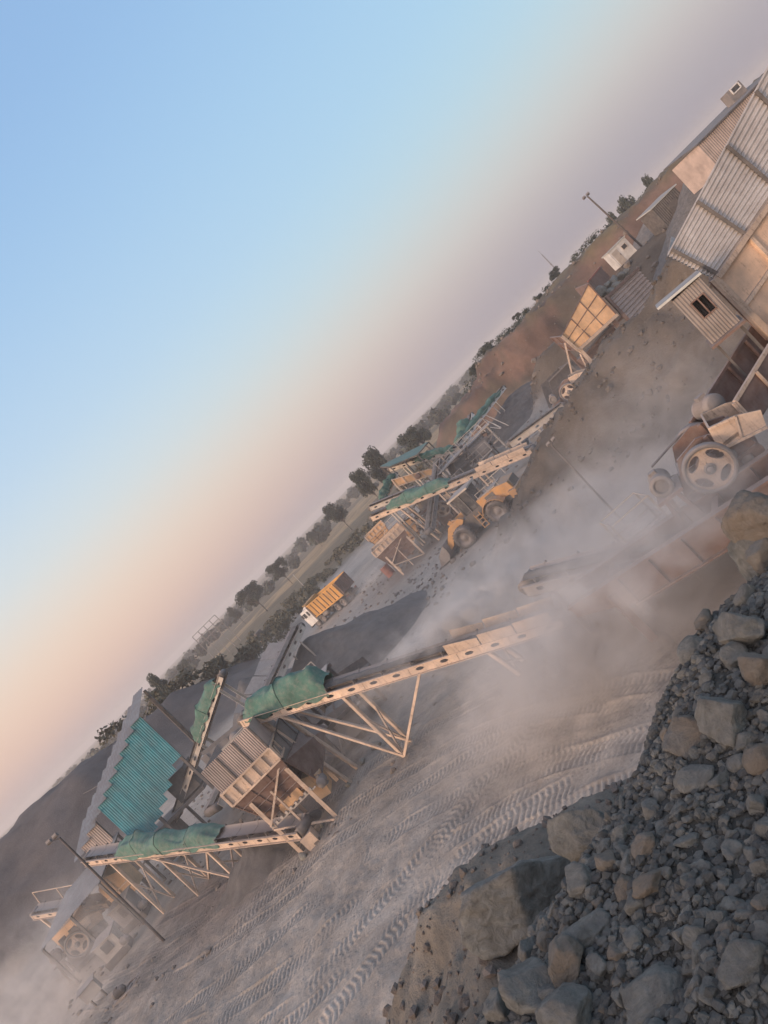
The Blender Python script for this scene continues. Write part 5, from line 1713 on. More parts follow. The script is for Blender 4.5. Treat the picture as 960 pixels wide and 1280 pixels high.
m.plate([(-3.45, -.78, 1.05), (-.75, -.78, 1.25), (-.75, -.78, 2.15), (-2.5, -.78, 2.08), (-3.35, -.78, 1.85)], (0, 1, 0), 1.56)
hood = m.build("hood", Y_, ld)
m = MB()
for s_ in (-1, 1): m.box((-1.75, s_ * .79, 1.72), (.75, .03, .5))
m.build("side_grille", MAT['dark_steel'], hood)
m = MB(); m.box((-3.47, 0, 1.5), (.06, 1.2, .7)); m.build("radiator_grille", MAT['dark_steel'], hood)
m = MB(); m.box((-1.7, 0, 2.14), (1.5, 1.3, .06)); m.build("hood_top", MAT['cream_pale'], hood)
m = MB(); m.tube([(-1.3, .35, 2.1), (-1.3, .35, 2.75)], .07, 10); m.build("exhaust", MAT['dark_steel'], hood)
m = MB(); m.plate([(-3.65, -1.15, .8), (-3.1, -1.15, .8), (-3.1, -1.15, 1.35), (-3.65, -1.15, 1.25)], (0, 1, 0), 2.3); m.build("counterweight", Y_, ld)
for s_ in (-1, 1):
    m = MB()
    for k in range(8):
        a0, a1 = R(25 + k * 17), R(25 + (k + 1) * 17)
        for cx in (-1.62,):
            m.frame_box((cx + (wr + .14) * math.cos((a0 + a1) / 2), s_ * 1.08, wr + (wr + .14) * math.sin((a0 + a1) / 2)), Vector((-math.sin((a0 + a1) / 2), 0, math.cos((a0 + a1) / 2))) * .15, (0, .36, 0), Vector((math.cos((a0 + a1) / 2), 0, math.sin((a0 + a1) / 2))) * .02)
    m.build("fender", Y_, ld)
    m = MB()
    for k in range(4): m.box((-.35, s_ * 1.12, .5 + k * .3), (.42, .3, .04))
    for x in (-.57, -.13): m.bar((x, s_ * 1.26, .45), (x, s_ * 1.2, 1.6), .05)
    m.build("ladder", Y_, ld)
    m = MB()
    for k in range(3): m.bar((-2.9 + k * .9, s_ * .95, 2.05), (-2.9 + k * .9, s_ * .95, 2.55), .035)
    m.bar((-2.9, s_ * .95, 2.55), (-1.1, s_ * .95, 2.55), .035)
    m.build("handrail", MAT['cream_pale'], ld)
# cab: pillars, glass, roof
cz0, cz1 = 1.3, 3.2
m = MB(); m.plate([(-.72, -.72, 1.25), (.75, -.72, 1.25), (.75, -.72, 1.75), (-.72, -.72, 1.75)], (0, 1, 0), 1.44)
cabo = m.build("cab", MAT['dark_steel'], ld)
m = MB()
for x, y in ((-.68, -.68), (-.68, .68), (.7, -.68), (.7, .68), (.05, -.7), (.05, .7)): m.bar((x, y, 1.7), (x * .9, y * .93, cz1), .09)
m.build("pillar", MAT['dark_steel'], cabo)
m = MB(); m.plate([(-.66, -.62, 1.76), (.69, -.64, 1.75), (.62, -.60, cz1), (-.60, -.60, cz1)], (0, 1, 0), 1.24); m.build("window", MAT['glass'], cabo)
m = MB(); m.plate([(-.95, -.85, cz1), (.95, -.85, cz1 + .02), (.95, -.85, cz1 + .14), (-.95, -.85, cz1 + .12)], (0, 1, 0), 1.7); m.build("roof", MAT['cream_pale'], cabo)
for s_ in (-1, 1):
    m = MB(); m.bar((.9, s_ * .75, 2.9), (1.05, s_ * 1.05, 2.75), .03); m.box((1.05, s_ * 1.1, 2.6), (.04, .2, .34)); m.build("mirror", MAT['dark_steel'], cabo)
    m = MB(); m.lathe((.9, s_ * .55, cz1 + .2), (1, 0, 0), [(0, 0), (.08, 0), (.11, .1), (0, .1)], 12); m.build("headlight", MAT['glass'], cabo)
# lift arms, bell crank, bucket
for s_ in (-1, 1):
    m = MB(); m.plate([(.95, s_ * .62, 1.75), (1.25, s_ * .62, 2.05), (2.3, s_ * .62, 1.95), (3.35, s_ * .62, 1.0), (3.3, s_ * .62, .62), (2.95, s_ * .62, .75), (2.2, s_ * .62, 1.5), (1.2, s_ * .62, 1.55)], (0, s_, 0), .16); m.build("lift_arm", Y_, ld)
    m = MB(); m.tube([(1.2, s_ * .45, .95), (1.8, s_ * .45, 1.2)], .1, 10); m.tube([(1.8, s_ * .45, 1.2), (2.4, s_ * .45, 1.5)], .05, 10); m.build("cylinder", MAT['grey_steel'], ld)
m = MB(); m.plate([(2.0, -.12, 1.5), (2.35, -.12, 1.4), (2.55, -.12, 2.1), (2.2, -.12, 2.2)], (0, 1, 0), .24); m.bar((2.4, 0, 1.45), (3.3, 0, 1.05), .14); m.tube([(1.2, 0, 1.6), (2.3, 0, 2.1)], .09, 10); m.build("bell_crank", Y_, ld)
m = MB()
prof = [(3.3, 1.35), (3.25, .95), (3.35, .5), (3.6, .25), (4.6, .18), (4.62, .24), (3.66, .33), (3.44, .55), (3.36, .95), (3.4, 1.33)]
for y0, y1 in ((-1.4, 1.4),):
    n_ = len(prof)
    vs = [(x, y, z) for y in (y0, y1) for x, z in prof]
    m.add(vs, [(i, (i + 1) % n_, n_ + (i + 1) % n_, n_ + i) for i in range(n_)])
for y in (-1.4, 1.36): m.plate([(3.3, y, 1.35), (3.25, y, .95), (3.35, y, .5), (3.6, y, .25), (4.6, y, .18), (4.1, y, .9)], (0, 1, 0), .04)
bk_ = m.build("bucket", MAT['grey_steel'], ld)
for k in range(8):
    m = MB(); m.frame_box((4.7, -1.3 + k * .371, .2), (.14, 0, -.02), (0, .05, 0), (0, 0, .035)); m.build("tooth", MAT['dark_steel'], bk_)
ld.location = (LOADER[0], LOADER[1], ground_z(*LOADER) - .02)
ld.rotation_euler = (0, 0, R(145))

# ------------------------------------------------------------------ tipper truck
tk = thing("tipper_truck", (0, 0, 0), "white-cabbed tipper truck with an orange ribbed body, dust rising behind it", "truck")
m = MB()
for s_ in (-1, 1): m.frame_box((0, s_ * .42, .95), (4.1, 0, 0), (0, .05, 0), (0, 0, .13))
for k in range(6): m.box((-3.8 + k * 1.5, 0, .95), (.1, .8, .2))
m.build("chassis", MAT['dark_steel'], tk)
for x, dual in ((3.05, 0), (1.75, 0), (-1.7, 1), (-3.0, 1)):
    for s_ in (-1, 1):
        wheel(tk, (x, s_ * (1.0 if not dual else .92), .52), (0, s_, 0), .52, .30 if not dual else .58, MAT['grey_steel'])
m = MB(); m.plate([(2.55, -1.2, .75), (4.25, -1.2, .62), (4.3, -1.2, 1.7), (4.15, -1.2, 2.75), (2.6, -1.2, 2.85)], (0, 1, 0), 2.4)
tc_ = m.build("cab", MAT['white_paint'], tk)
m = MB(); m.frame_box((4.26, 0, 2.15), (.02, 0, .0), (0, 1.02, 0), (-.06, 0, .42)); m.build("windscreen", MAT['glass'], tc_)
for s_ in (-1, 1):
    d_ = MB(); d_.box((3.45, s_ * 1.21, 1.5), (.85, .03, 1.3)); dd = d_.build("door", MAT['white_paint'], tc_)
    for x, w_ in ((3.65, .48), (2.95, .34)):
        m = MB(); m.box((x, s_ * 1.235, 2.15), (w_, .03, .62)); m.build("window", MAT['glass'], dd)
    m = MB(); m.box((4.0, s_ * 1.4, 2.2), (.1, .2, .5)); m.bar((4.0, s_ * 1.2, 2.4), (4.0, s_ * 1.4, 2.4), .04); m.build("mirror", MAT['dark_steel'], tc_)
    m = MB(); m.box((4.3, s_ * .9, .85), (.05, .3, .2)); m.build("headlight", MAT['glass'], tc_)
m = MB(); m.box((4.32, 0, .6), (.12, 2.4, .3)); m.build("bumper", MAT['dark_steel'], tc_)
m = MB(); m.plate([(2.75, -1.0, 2.86), (3.5, -1.0, 2.86), (2.75, -1.0, 3.15)], (0, 1, 0), 2.0); m.build("wind_deflector", MAT['white_paint'], tc_)
bz0, bz1 = 1.25, 2.95
for s_ in (-1, 1):
    m = MB(); m.plate([(-4.1, s_ * 1.2, bz0), (2.2, s_ * 1.2, bz0), (2.2, s_ * 1.25, bz1), (-4.1, s_ * 1.25, bz1)], (0, s_, 0), .05); sd_ = m.build("tipper_side", MAT['truck_orange'], tk)
    m = MB()
    for k in range(9): m.bar((-4.05 + k * .775, s_ * 1.29, bz0), (-4.05 + k * .775, s_ * 1.33, bz1), .09)
    m.build("rib", MAT['rust'], sd_)
    m = MB()
    for z in (bz0, bz1): m.bar((-4.1, s_ * 1.30, z), (2.2, s_ * 1.30, z), .12)
    m.build("edge_rail", MAT['truck_orange'], sd_)
m = MB(); m.box((2.2, 0, (bz0 + bz1) / 2 + .1), (.07, 2.4, bz1 - bz0 + .2)); m.plate([(2.2, -1.2, bz1 + .2), (2.9, -1.2, bz1 + .28), (2.9, -1.2, bz1 + .34), (2.2, -1.2, bz1 + .26)], (0, 1, 0), 2.4); m.build("headboard", MAT['truck_orange'], tk)
m = MB(); m.box((-4.15, 0, (bz0 + bz1) / 2), (.07, 2.4, bz1 - bz0)); tg = m.build("tailgate", MAT['rust'], tk)
m = MB()
for y in (-1.1, -.55, 0, .55, 1.1): m.bar((-4.22, y, bz0), (-4.22, y, bz1), .08)
for z in (bz0 + .1, bz1 - .1): m.bar((-4.215, -1.2, z), (-4.215, 1.2, z), .09)
m.build("rib", MAT['rust'], tg)
m = MB(); m.box((-.95, 0, bz0 - .02), (6.3, 2.4, .06)); m.build("tipper_floor", MAT['rust'], tk)
for s_ in (-1, 1):
    m = MB(); m.box((-4.1, s_ * .9, .8), (.06, .4, .16)); m.build("tail_lamp", MAT['red'], tk)
    m = MB(); m.box((-3.95, s_ * .92, .45), (.03, .6, .5)); m.build("mudflap", MAT['belt'], tk)
m = MB(); m.lathe((.1, .95, .85), (1, 0, 0), [(0, 0), (.3, 0), (.3, 1.0), (0, 1.0)], 16); m.build("fuel_tank", MAT['grey_steel'], tk)
p_ = P(417, 757, 81.5)
tk.location = (p_.x, p_.y, ground_z(p_.x, p_.y)); tk.rotation_euler = (0, 0, R(138)); tk.scale = (.92, .92, .92)
# ------------------------------------------------------------------ third plant and the high ground at the right
h3 = thing("feed_hopper", (23.5, 63.5, 0), "tall ochre hopper with a three by three ribbed side and a sloping top", "hopper")
A_, B_, C_, D_ = P(735, 355, 62.5), P(770, 393, 62), P(722, 437, 62), P(702, 420, 62)
ribbed_panel(h3, C_, B_, A_, D_, (0, -1, 0), 3, 3, MAT['orange_panel'], MAT['rust'], .075, .04, "bin_side")
bkv = Vector((.9, 5.0, .3))
ribbed_panel(h3, B_ + Vector((0, .06, 0)), B_ + bkv, A_ + bkv, A_ + Vector((0, .06, 0)), (1, 0, 0), 2, 2, MAT['rust'], MAT['rust'], .1, .04, "bin_side")
ribbed_panel(h3, C_ + bkv, C_ + Vector((0, .06, 0)), D_ + Vector((0, .06, 0)), D_ + bkv, (-1, 0, 0), 2, 2, MAT['rust'], MAT['rust'], .1, .04, "bin_side")
m = MB(); m.plate([C_ + Vector((.3, .1, .1)), B_ + Vector((-.3, .1, .1)), B_ + bkv + Vector((-.3, 0, .1)), C_ + bkv + Vector((.3, 0, .1))], (0, 0, -1), .06); m.build("floor_plate", MAT['rust'], h3)
m = MB(); m.bar(C_ + Vector((0, -.14, -.08)), B_ + Vector((0, -.14, -.08)), .28, .24); m.bar(D_ + Vector((-.05, -.12, 0)), C_ + Vector((-.05, -.12, -.1)), .2); m.build("edge_beam", MAT['cream'], h3)
for q, mt in ((C_ + Vector((.15, .1, 0)), 'cream'), (B_ + Vector((-.3, .6, 0)), 'rust'), (C_ + bkv, 'rust'), (B_ + bkv, 'rust')):
    m = MB(); m.bar((q.x, q.y, ground_z(q.x, q.y) - .3), q, .28); m.build("leg", MAT[mt], h3)
for k, z in enumerate((.9, 1.6, 2.3)):
    m = MB(); m.bar((C_.x + .4, C_.y + 1.2 + k * .5, z), (B_.x + 1.5, B_.y + 1.2 + k * .5, z + .15), .22); m.build("feeder_rail", MAT['cream_pale'] if k % 2 else MAT['rust'], h3)
m = MB(); m.plate([(C_.x + 1, 64.5, .5), (B_.x, 64.5, .5), (B_.x, 64.5, 2.6), (C_.x + .6, 64.5, 2.4)], (0, 1, 0), 1.5); m.build("feeder", MAT['rust'], h3)
m = MB(); m.bar(D_ + Vector((-.2, 0, -.6)), D_ + Vector((-1.6, .2, -3.0)), .12); m.bar(C_ + Vector((-.1, 0, -.4)), C_ + Vector((-.6, .3, -2.3)), .12); m.build("brace", MAT['cream'], h3)
# the loading wall beside it
lw = thing("loading_wall", (27.5, 63, 0), "grey board-and-beam loading wall between the ochre hopper and the stony bank", "wall")
wa, wb, wc, wd_ = P(760, 372, 63), P(798, 337, 65.5), P(815, 352, 65.5), P(793, 407, 63)
wc = wb + (wd_ - wa) * .9
m = MB(); m.sheet(wa, wd_ - wa, wb - wa, 9, .05, 8, True, 1); n_ = len(m.v) // 2
for i in range(n_): m.v[n_ + i] = m.v[n_ + i] + ((wc - wb) - (wd_ - wa)) * (i / (n_ - 1))
m.build("board", MAT['galv_warm'], lw)
m = MB(); m.bar(wa + Vector((0, -.1, .1)), wb + Vector((0, -.1, .1)), .22); m.bar(wa + Vector((-.1, -.08, .2)), wd_ + Vector((-.1, -.08, -.5)), .25); m.build("edge_beam", MAT['rust'], lw)
for t_ in (.1, .5, .9):
    q = lerp(wa, wb, t_) + Vector((0, .4, 0)); m = MB(); m.bar((q.x, q.y, ground_z(q.x, q.y) - .4), q, .22); m.build("post", MAT['rust'], lw)
for i, (px, py, d, s) in enumerate(((752, 366, 65, 1.2), (760, 358, 66, .9), (768, 352, 66, 1.1), (776, 346, 67, .9), (763, 364, 64.5, .8), (771, 359, 65, .9), (783, 342, 67, .8))):
    p = P(px, py, d)
    put_rock(p, (s, s * .85, s * .8), 1700 + i, MAT['rock'], 3, None, .4, "blasted grey boulder waiting in the mouth of the tall ochre hopper", "boulders in the tall hopper's mouth", "boulder", .12)
rp = thing("guard_plate", P(745, 352, 64), "rust-red steel plate standing at the back of the tall ochre hopper", "plate")
m = MB(); m.plate([P(735, 352, 66), P(748, 366, 66), P(763, 347, 68), P(750, 334, 68)], (0, -1, 0), .08); m.build("plate", MAT['rust'], rp)
m = MB(); m.bar(P(735, 352, 65.9), P(750, 334, 67.9), .12); m.build("edge_beam", MAT['red'], rp)
dk = thing("stone_bin", on_ground(P(690, 462, 72)), "dark open steel bin left of the tall ochre hopper", "bin")
q = on_ground(P(688, 468, 72))
m = MB(); m.plate([(q.x - 1.6, q.y, q.z), (q.x + 1.8, q.y, q.z), (q.x + 2.0, q.y, q.z + 2.2), (q.x - .6, q.y, q.z + 2.2)], (0, 1, 0), .1); m.plate([(q.x + 1.8, q.y + .1, q.z), (q.x + 1.8, q.y + 3, q.z), (q.x + 2.0, q.y + 3, q.z + 2.2), (q.x + 2.0, q.y + .1, q.z + 2.2)], (-1, 0, 0), .1); m.plate([(q.x - 1.6, q.y + 3, q.z), (q.x + 1.8, q.y + 3, q.z), (q.x + 2, q.y + 3, q.z + 2.2), (q.x - .6, q.y + 3, q.z + 2.2)], (0, 1, 0), .1); m.build("side_plate", MAT['dark_steel'], dk)
m = MB(); m.bar((q.x - .6, q.y - .06, q.z + 2.2), (q.x + 2.0, q.y - .06, q.z + 2.2), .14); m.bar((q.x + 1.95, q.y - .06, q.z), (q.x + 2.05, q.y - .06, q.z + 2.2), .14); m.build("rim", MAT['grey_steel'], dk)
C3 = P(711, 490, 60)
y3 = R(-22); s3 = 1.12
off = Matrix.Rotation(y3, 3, 'Z') @ Vector((0, -.45 * s3, 1.15 * s3))
jaw_crusher("crusher", C3 - off, "far jaw crusher with a small pale four-holed flywheel below the tall ochre hopper", y3, s3, ('cream', 'rust', 'grey_steel'))
cs3 = thing("chassis", (C3.x, C3.y, 0), "low dusty girder base under the far jaw crusher", "chassis")
for o_ in (.4, 1.9):
    m = MB(); m.bar((C3.x - 4.2, C3.y + 1.6 + o_, .5), (C3.x + 4.4, C3.y - 2.0 + o_, .42), .3, .5); m.build("girder", MAT['cream_pale'], cs3)
for k in range(3):
    x = C3.x - 3 + k * 3
    m = MB(); m.bar((x, C3.y + 1.3 + 1.3 - k * 1.2, -.4), (x, C3.y + 1.3 + 1.3 - k * 1.2, .35), .35); m.build("leg", MAT['rust'], cs3)

# site cabin, mast, sheds
cbn = thing("site_cabin", on_ground(P(778, 325, 78)), "dirty white site cabin with a door on the high ground", "cabin")
q = P(776, 335, 78); q.z = min(q.z, ground_z(q.x, q.y) + .3)
x0, x1, zb_, zt_ = q.x + .1, q.x + 2.5, q.z + .1, q.z + 2.05
m = MB(); m.box(((x0 + x1) / 2, q.y + .8, (zb_ + zt_) / 2), (x1 - x0, 1.6, zt_ - zb_)); bdy = m.build("wall", MAT['white_paint'], cbn)
m = MB(); m.box(((x0 + x1) / 2, q.y + .8, zt_ + .05), (x1 - x0 + .2, 1.8, .12)); m.build("roof", MAT['galv_white'], cbn)
m = MB(); m.box((x0 + .55, q.y - .02, zb_ + .85), (.75, .04, 1.6)); dr = m.build("door", MAT['cream_pale'], cbn)
m = MB(); m.box((x0 + .85, q.y - .06, zb_ + .95), (.05, .05, .18)); m.build("handle", MAT['dark_steel'], dr)
m = MB(); m.box((x0 + 1.7, q.y - .02, zb_ + 1.25), (.6, .04, .5)); w_ = m.build("window", MAT['glass'], cbn)
m = MB()
for p1, p2 in (((x0 + 1.4, zb_ + 1.0), (x0 + 2.0, zb_ + 1.0)), ((x0 + 1.4, zb_ + 1.5), (x0 + 2.0, zb_ + 1.5)), ((x0 + 1.4, zb_ + 1.0), (x0 + 1.4, zb_ + 1.5)), ((x0 + 2.0, zb_ + 1.0), (x0 + 2.0, zb_ + 1.5))): m.bar((p1[0], q.y - .05, p1[1]), (p2[0], q.y - .05, p2[1]), .06)
m.build("frame", MAT['cream_pale'], w_)
for k in range(3):
    m = MB(); m.bar((x0 + .1 + k * 1.3, q.y + .3, zb_ - 1.2), (x0 + .1 + k * 1.3, q.y + .3, zb_), .14); m.build("stilt", MAT['dark_steel'], cbn)
p_ = P(800, 305, 80); p_.z = ground_z(p_.x, p_.y) - .3
mt = pole("lamp_post", p_, P(735, 246, 80), "tall dark lamp post beside the dirty white site cabin", .13, True, (-.15, -.1, .1))
p_, q_ = P(703, 345, 300), P(677, 318, 300)
lm = thing("radio_mast", (p_.x, p_.y, 0), "thin radio mast far behind the red cut", "mast")
m = MB()
ring = [Vector((.4 * math.cos(a), .4 * math.sin(a), 0)) for a in (0, 2.09, 4.19)]
for r_ in ring: m.tube([Vector((p_.x, p_.y, 0)) + r_, q_ + r_ * .3], .06, 5)
hh = q_.z
for k in range(16):
    for i in range(3):
        f0, f1 = k / 16, (k + 1) / 16
        m.tube([lerp(Vector((p_.x, p_.y, 0)) + ring[i], q_ + ring[i] * .3, f0), lerp(Vector((p_.x, p_.y, 0)) + ring[(i + 1) % 3], q_ + ring[(i + 1) % 3] * .3, f1)], .035, 4)
m.build("lattice", MAT['grey_steel'], lm)
m = MB(); m.tube([q_, q_ + Vector((0, 0, 2.0))], .05, 5); m.box(lerp(p_, q_, .55), (.5, .5, .8)); m.build("antenna", MAT['grey_steel'], lm)


def hut(name, x0, x1, y0, y1, zb, zt, label, wmat, rmat, rise=.5, over=.3, opening=None):
    t = thing(name, ((x0 + x1) / 2, (y0 + y1) / 2, zb), label, "shed")
    m = MB(); m.sheet((x0, y0, zb), (x1 - x0, 0, 0), (0, 0, zt - zb), int((x1 - x0) / .2), .025); m.build("front_wall", wmat, t)
    m = MB(); m.sheet((x0, y1, zb), (0, y0 - y1, 0), (0, 0, zt - zb), int((y1 - y0) / .2), .025); m.build("side_wall", wmat, t)
    m = MB(); m.sheet((x1, y0, zb), (0, y1 - y0, 0), (0, 0, zt - zb), int((y1 - y0) / .2), .025); m.build("side_wall", wmat, t)
    m = MB(); m.sheet((x1, y1, zb), (x0 - x1, 0, 0), (0, 0, zt - zb), int((x1 - x0) / .2), .025); m.build("back_wall", wmat, t)
    m = MB(); m.plate([(x0 - over, y0 - over, zt), (x1 + over, y0 - over, zt), (x1 + over, y1 + over, zt + rise), (x0 - over, y1 + over, zt + rise)], (0, 0, 1), .12); m.build("roof", rmat, t)
    if opening:
        m = MB(); m.box(((x0 + x1) / 2 + opening[0], y0 - .04, zb + opening[3]), (opening[1], .05, opening[2])); m.build("door", MAT['dark_steel'], t)
    return t


q = P(835, 278, 74)
hut("tin_shed", q.x - .3, q.x + 2.9, 74, 77, min(q.z, ground_z(q.x + 1, 75) - .1), 6.95, "small dark tin shed with a pale roof edge on the high ground", MAT['dark_steel'], MAT['galv_white'], .2, .2, (.3, 1.2, 1.7, .85))
q = P(893, 200, 62)
hut("long_shed", q.x - .2, q.x + 9, 62, 67, 5.4, 8.35, "long ochre shed under a dark roof on the bank behind the huge hopper", MAT['galv_warm'], MAT['dark_steel'], .45, .35)
q = P(928, 125, 64)
wc_ = thing("roof_cabin", (q.x, 64, 8.6), "little grey cabin with a white-framed opening on the long ochre shed", "cabin")
m = MB(); m.box((q.x + .2, 64.6, 9.2), (1.5, 1.1, 1.2)); m.build("wall", MAT['grey_steel'], wc_)
m = MB()
for a, b in (((-.4, 9.25), (.5, 9.25)), ((-.4, 9.75), (.5, 9.75)), ((-.4, 9.25), (-.4, 9.75)), ((.5, 9.25), (.5, 9.75))): m.bar((q.x + .2 + a[0], 64.0, a[1]), (q.x + .2 + b[0], 64.0, b[1]), .09)
fr = m.build("window_frame", MAT['white_paint'], wc_)
m = MB(); m.box((q.x + .25, 64.04, 9.5), (.85, .02, .46)); m.build("pane", MAT['glass'], fr)
cone_pile("stone_heap", tuple(P(874, 187, 72)), 10.5, "pale grey stone heap at the foot of the long ochre shed", MAT['stone_load'], 8, (1.1, .8), 1.5)
cone_pile("stone_heap", tuple(P(806, 277, 88)), 8.5, "brown-grey spoil heap between the lamp post and the dark tin shed", MAT['stone_load'], 10, (1.2, .8), 1.5)

# ------------------------------------------------------------------ trees and scrub
def leaf_material(name, a, b):
    t = NT(name)
    v = t.n("ShaderNodeNewGeometry").outputs["Position"]
    oi = t.n("ShaderNodeObjectInfo").outputs["Random"]
    n_ = t.noise(v, .9, 4, .6)
    c = t.mix(t.ramp(n_, [(.3, 0.0), (.7, 1.0)]), a, b)
    c = t.mix(1.0, c, t.math('ADD', t.math('MULTIPLY', oi, .5), .75), 'MULTIPLY')
    return t.done(c, .7)


MAT['leaf'] = leaf_material('dark_foliage', (.020, .028, .019), (.042, .052, .030))
MAT['leaf_dry'] = leaf_material('dry_foliage', (.05, .052, .03), (.11, .095, .055))
MAT['bark'] = painted('bark', (.07, .055, .045), dust=.15, rustiness=.1)


def leaf_cloud(g, centres, n, size):
    """n small leaf quads scattered through a set of blobs (centre, radii)"""
    V = np.zeros((n * 4, 3)); 
    w = np.array([c[1][0] * c[1][1] * c[1][2] for c in centres]); w = w / w.sum()
    idx = g.choice(len(centres), n, p=w)
    d = g.normal(size=(n, 3)); d /= np.linalg.norm(d, axis=1)[:, None]
    r = g.random(n) ** .45
    C = np.array([c[0] for c in centres])[idx]; S = np.array([c[1] for c in centres])[idx]
    pos = C + d * r[:, None] * S
    nn = d * .7 + g.normal(size=(n, 3)) * .6; nn[:, 2] += .35
    nn /= np.linalg.norm(nn, axis=1)[:, None]
    a = np.cross(nn, g.normal(size=(n, 3))); a /= np.linalg.norm(a, axis=1)[:, None]
    b = np.cross(nn, a)
    s = size * g.uniform(.6, 1.3, n)[:, None]
    V[0::4] = pos - a * s - b * s * .45; V[1::4] = pos + a * s * .2 - b * s * .7; V[2::4] = pos + a * s * 1.1 + b * s * .1; V[3::4] = pos - a * s * .1 + b * s * .65
    return V, np.arange(n * 4).reshape(n, 4)


TREES = []
for k in range(4):
    g = np.random.default_rng(500 + k)
    cs_ = []
    lobes = 13 + k * 2
    for i in range(lobes):
        a = g.uniform(0, 6.28); rr = g.uniform(.08, .38) if i else 0
        z = g.uniform(.42, .86)
        w_ = 1.05 - .9 * abs(z - .6)
        cs_.append(((rr * math.cos(a) * w_ * 1.25, rr * math.sin(a) * w_ * 1.25, z), (g.uniform(.12, .22), g.uniform(.12, .22), g.uniform(.09, .15))))
    V, F = leaf_cloud(g, cs_, 4200, .026)
    crown = np_mesh("crown", V, F, MAT['leaf'])
    m = MB()
    m.tube([(0, 0, -.05), (.01, 0, .18), (-.01, .01, .36), (.01, 0, .6)], [.035, .027, .022, .01], 8)
    for c in cs_[:8]:
        p0 = Vector((0, 0, .22 + .2 * g.random())); p1 = Vector(c[0])
        m.tube([p0, lerp(p0, p1, .5) + Vector((0, 0, .03)), p1], [.014, .01, .004], 5)
    tmp = m.build("trunk", MAT['bark']); trunk = tmp.data; bpy.data.objects.remove(tmp)
    TREES.append((crown, trunk))


def tree(px, py, d, dia, label, k=0, hgt=None, group="trees along the skyline", spread=1.0):
    """crown centre at the photograph's spot, dia = crown width in photograph pixels"""
    c = P(px, py, d)
    w_ = dia * d / FPX
    gz = ground_z(c.x, c.y)
    h_ = max(w_ * 1.05, (c.z - gz) / .64)
    o = thing("tree", (c.x, c.y, gz), label, "tree", group)
    for nm, me_ in (("crown", TREES[k][0]), ("trunk", TREES[k][1])):
        ch_ = bpy.data.objects.new(nm, me_); COL.objects.link(ch_); ch_.parent = o
    o.scale = (w_ * 1.05 * spread, w_ * 1.05 * spread, h_)
    o.rotation_euler = (0, 0, (px * 7 % 63) / 10)
    return o


tree(520, 544, 165, 41, "broad dark tree directly above the pale green tilted roof, biggest on the skyline", 0)
tree(474, 578, 150, 34, "dense dark tree touching the left end of the pale green tilted roof", 1)
tree(455, 604, 150, 22, "smaller bushy tree below the dense dark one by the tilted roof", 2)
tree(419, 641, 190, 27, "lone round tree standing over the brown field strip", 3)
tree(314, 744, 200, 37, "spreading dark tree alone above the straw-coloured field", 2)
tree(614, 443, 120, 24, "dark round tree on the lip of the red cut, larger of the pair there", 1)
tree(596, 464, 118, 19, "dark round tree on the lip of the red cut, smaller of the pair there", 3)
tree(634, 424, 122, 20, "low bushy tree just above the larger pair on the red cut", 0)
tree(655, 405, 118, 12, "little dark bush-like tree half way along the red cut's lip", 2)
tree(681, 377, 116, 13, "small round tree beside the notch in the red cut", 1)
tree(703, 352, 118, 18, "low dark tree at the foot of the thin radio mast", 3)
tree(716, 340, 118, 13, "bushy little tree next to the mast-foot tree, uphill", 0)
tree(790, 263, 150, 25, "round dark tree behind the brown-grey spoil heap", 1)
tree(774, 283, 150, 12, "little dark tree close to the tall lamp post", 2)
tree(823, 238, 130, 20, "grey-green round tree between the spoil heap and the pale stone heap", 3)
tree(228, 838, 210, 22, "bushy tree at the low end of the straw-coloured field", 0)
tree(391, 671, 260, 13, "small hazy tree beside the lone round tree over the field", 1)
tree(348, 712, 215, 25, "hazy tree halfway between the spreading tree and the lone round one", 2)
tree(293, 766, 250, 13, "small hazy tree just below the spreading dark tree", 3)
tree(200, 862, 120, 26, "olive scrubby tree above the bright teal shed", 0)

# far wood and scrub: nobody could count it
def bushes(name, spots, leafs, size, mat, label, seed):
    g = np.random.default_rng(seed)
    VV, FF, off = [], [], 0
    for (x, y, w_, h_) in spots:
        z = ground_z(x, y) if len(spots) < 400 else 0
        cs_ = [((x + g.uniform(-.3, .3) * w_, y + g.uniform(-.3, .3) * w_, z + h_ * g.uniform(.25, .7)), (w_ * g.uniform(.2, .4), w_ * g.uniform(.2, .4), h_ * g.uniform(.2, .35))) for _ in range(5)]
        V, F = leaf_cloud(g, cs_, leafs, size * max(.5, w_ / 4))
        VV.append(V); FF.append(F + off); off += len(V)
    me_ = np_mesh(name, np.concatenate(VV), np.concatenate(FF), MAT[mat])
    o = bpy.data.objects.new(name, me_); COL.objects.link(o)
    return tag(o, label, "vegetation", None, 'stuff')


rg = random.Random(31)
far = []
for k in range(520):
    y = rg.uniform(270, 620); x = rg.uniform(-.95, .9) * y
    w_ = rg.uniform(4, 9); far.append((x, y, w_, w_ * rg.uniform(.6, .95)))
far = far[:399] + [(x, y, w_, h_) for x, y, w_, h_ in far[399:]]
bushes("distant_wood", far[:260], 170, .55, 'leaf', "hazy line of distant scrub trees along the horizon", 1)
bushes("distant_wood", far[260:519], 150, .55, 'leaf', "hazy line of distant scrub trees along the horizon", 2)
near = []
for k in range(230):
    y = rg.uniform(124, 156); x = rg.uniform(-.95, .22) * y
    f = math.sin(y * .026 - x * .006 + 1.2)
    if f > .25 and rg.random() < .85: continue
    w_ = rg.uniform(1.2, 3.4); near.append((x, y, w_, w_ * rg.uniform(.45, .75)))
bushes("scrub", near, 130, .32, 'leaf_dry', "dry olive scrub between the yard and the straw-coloured field", 3)
sp = []
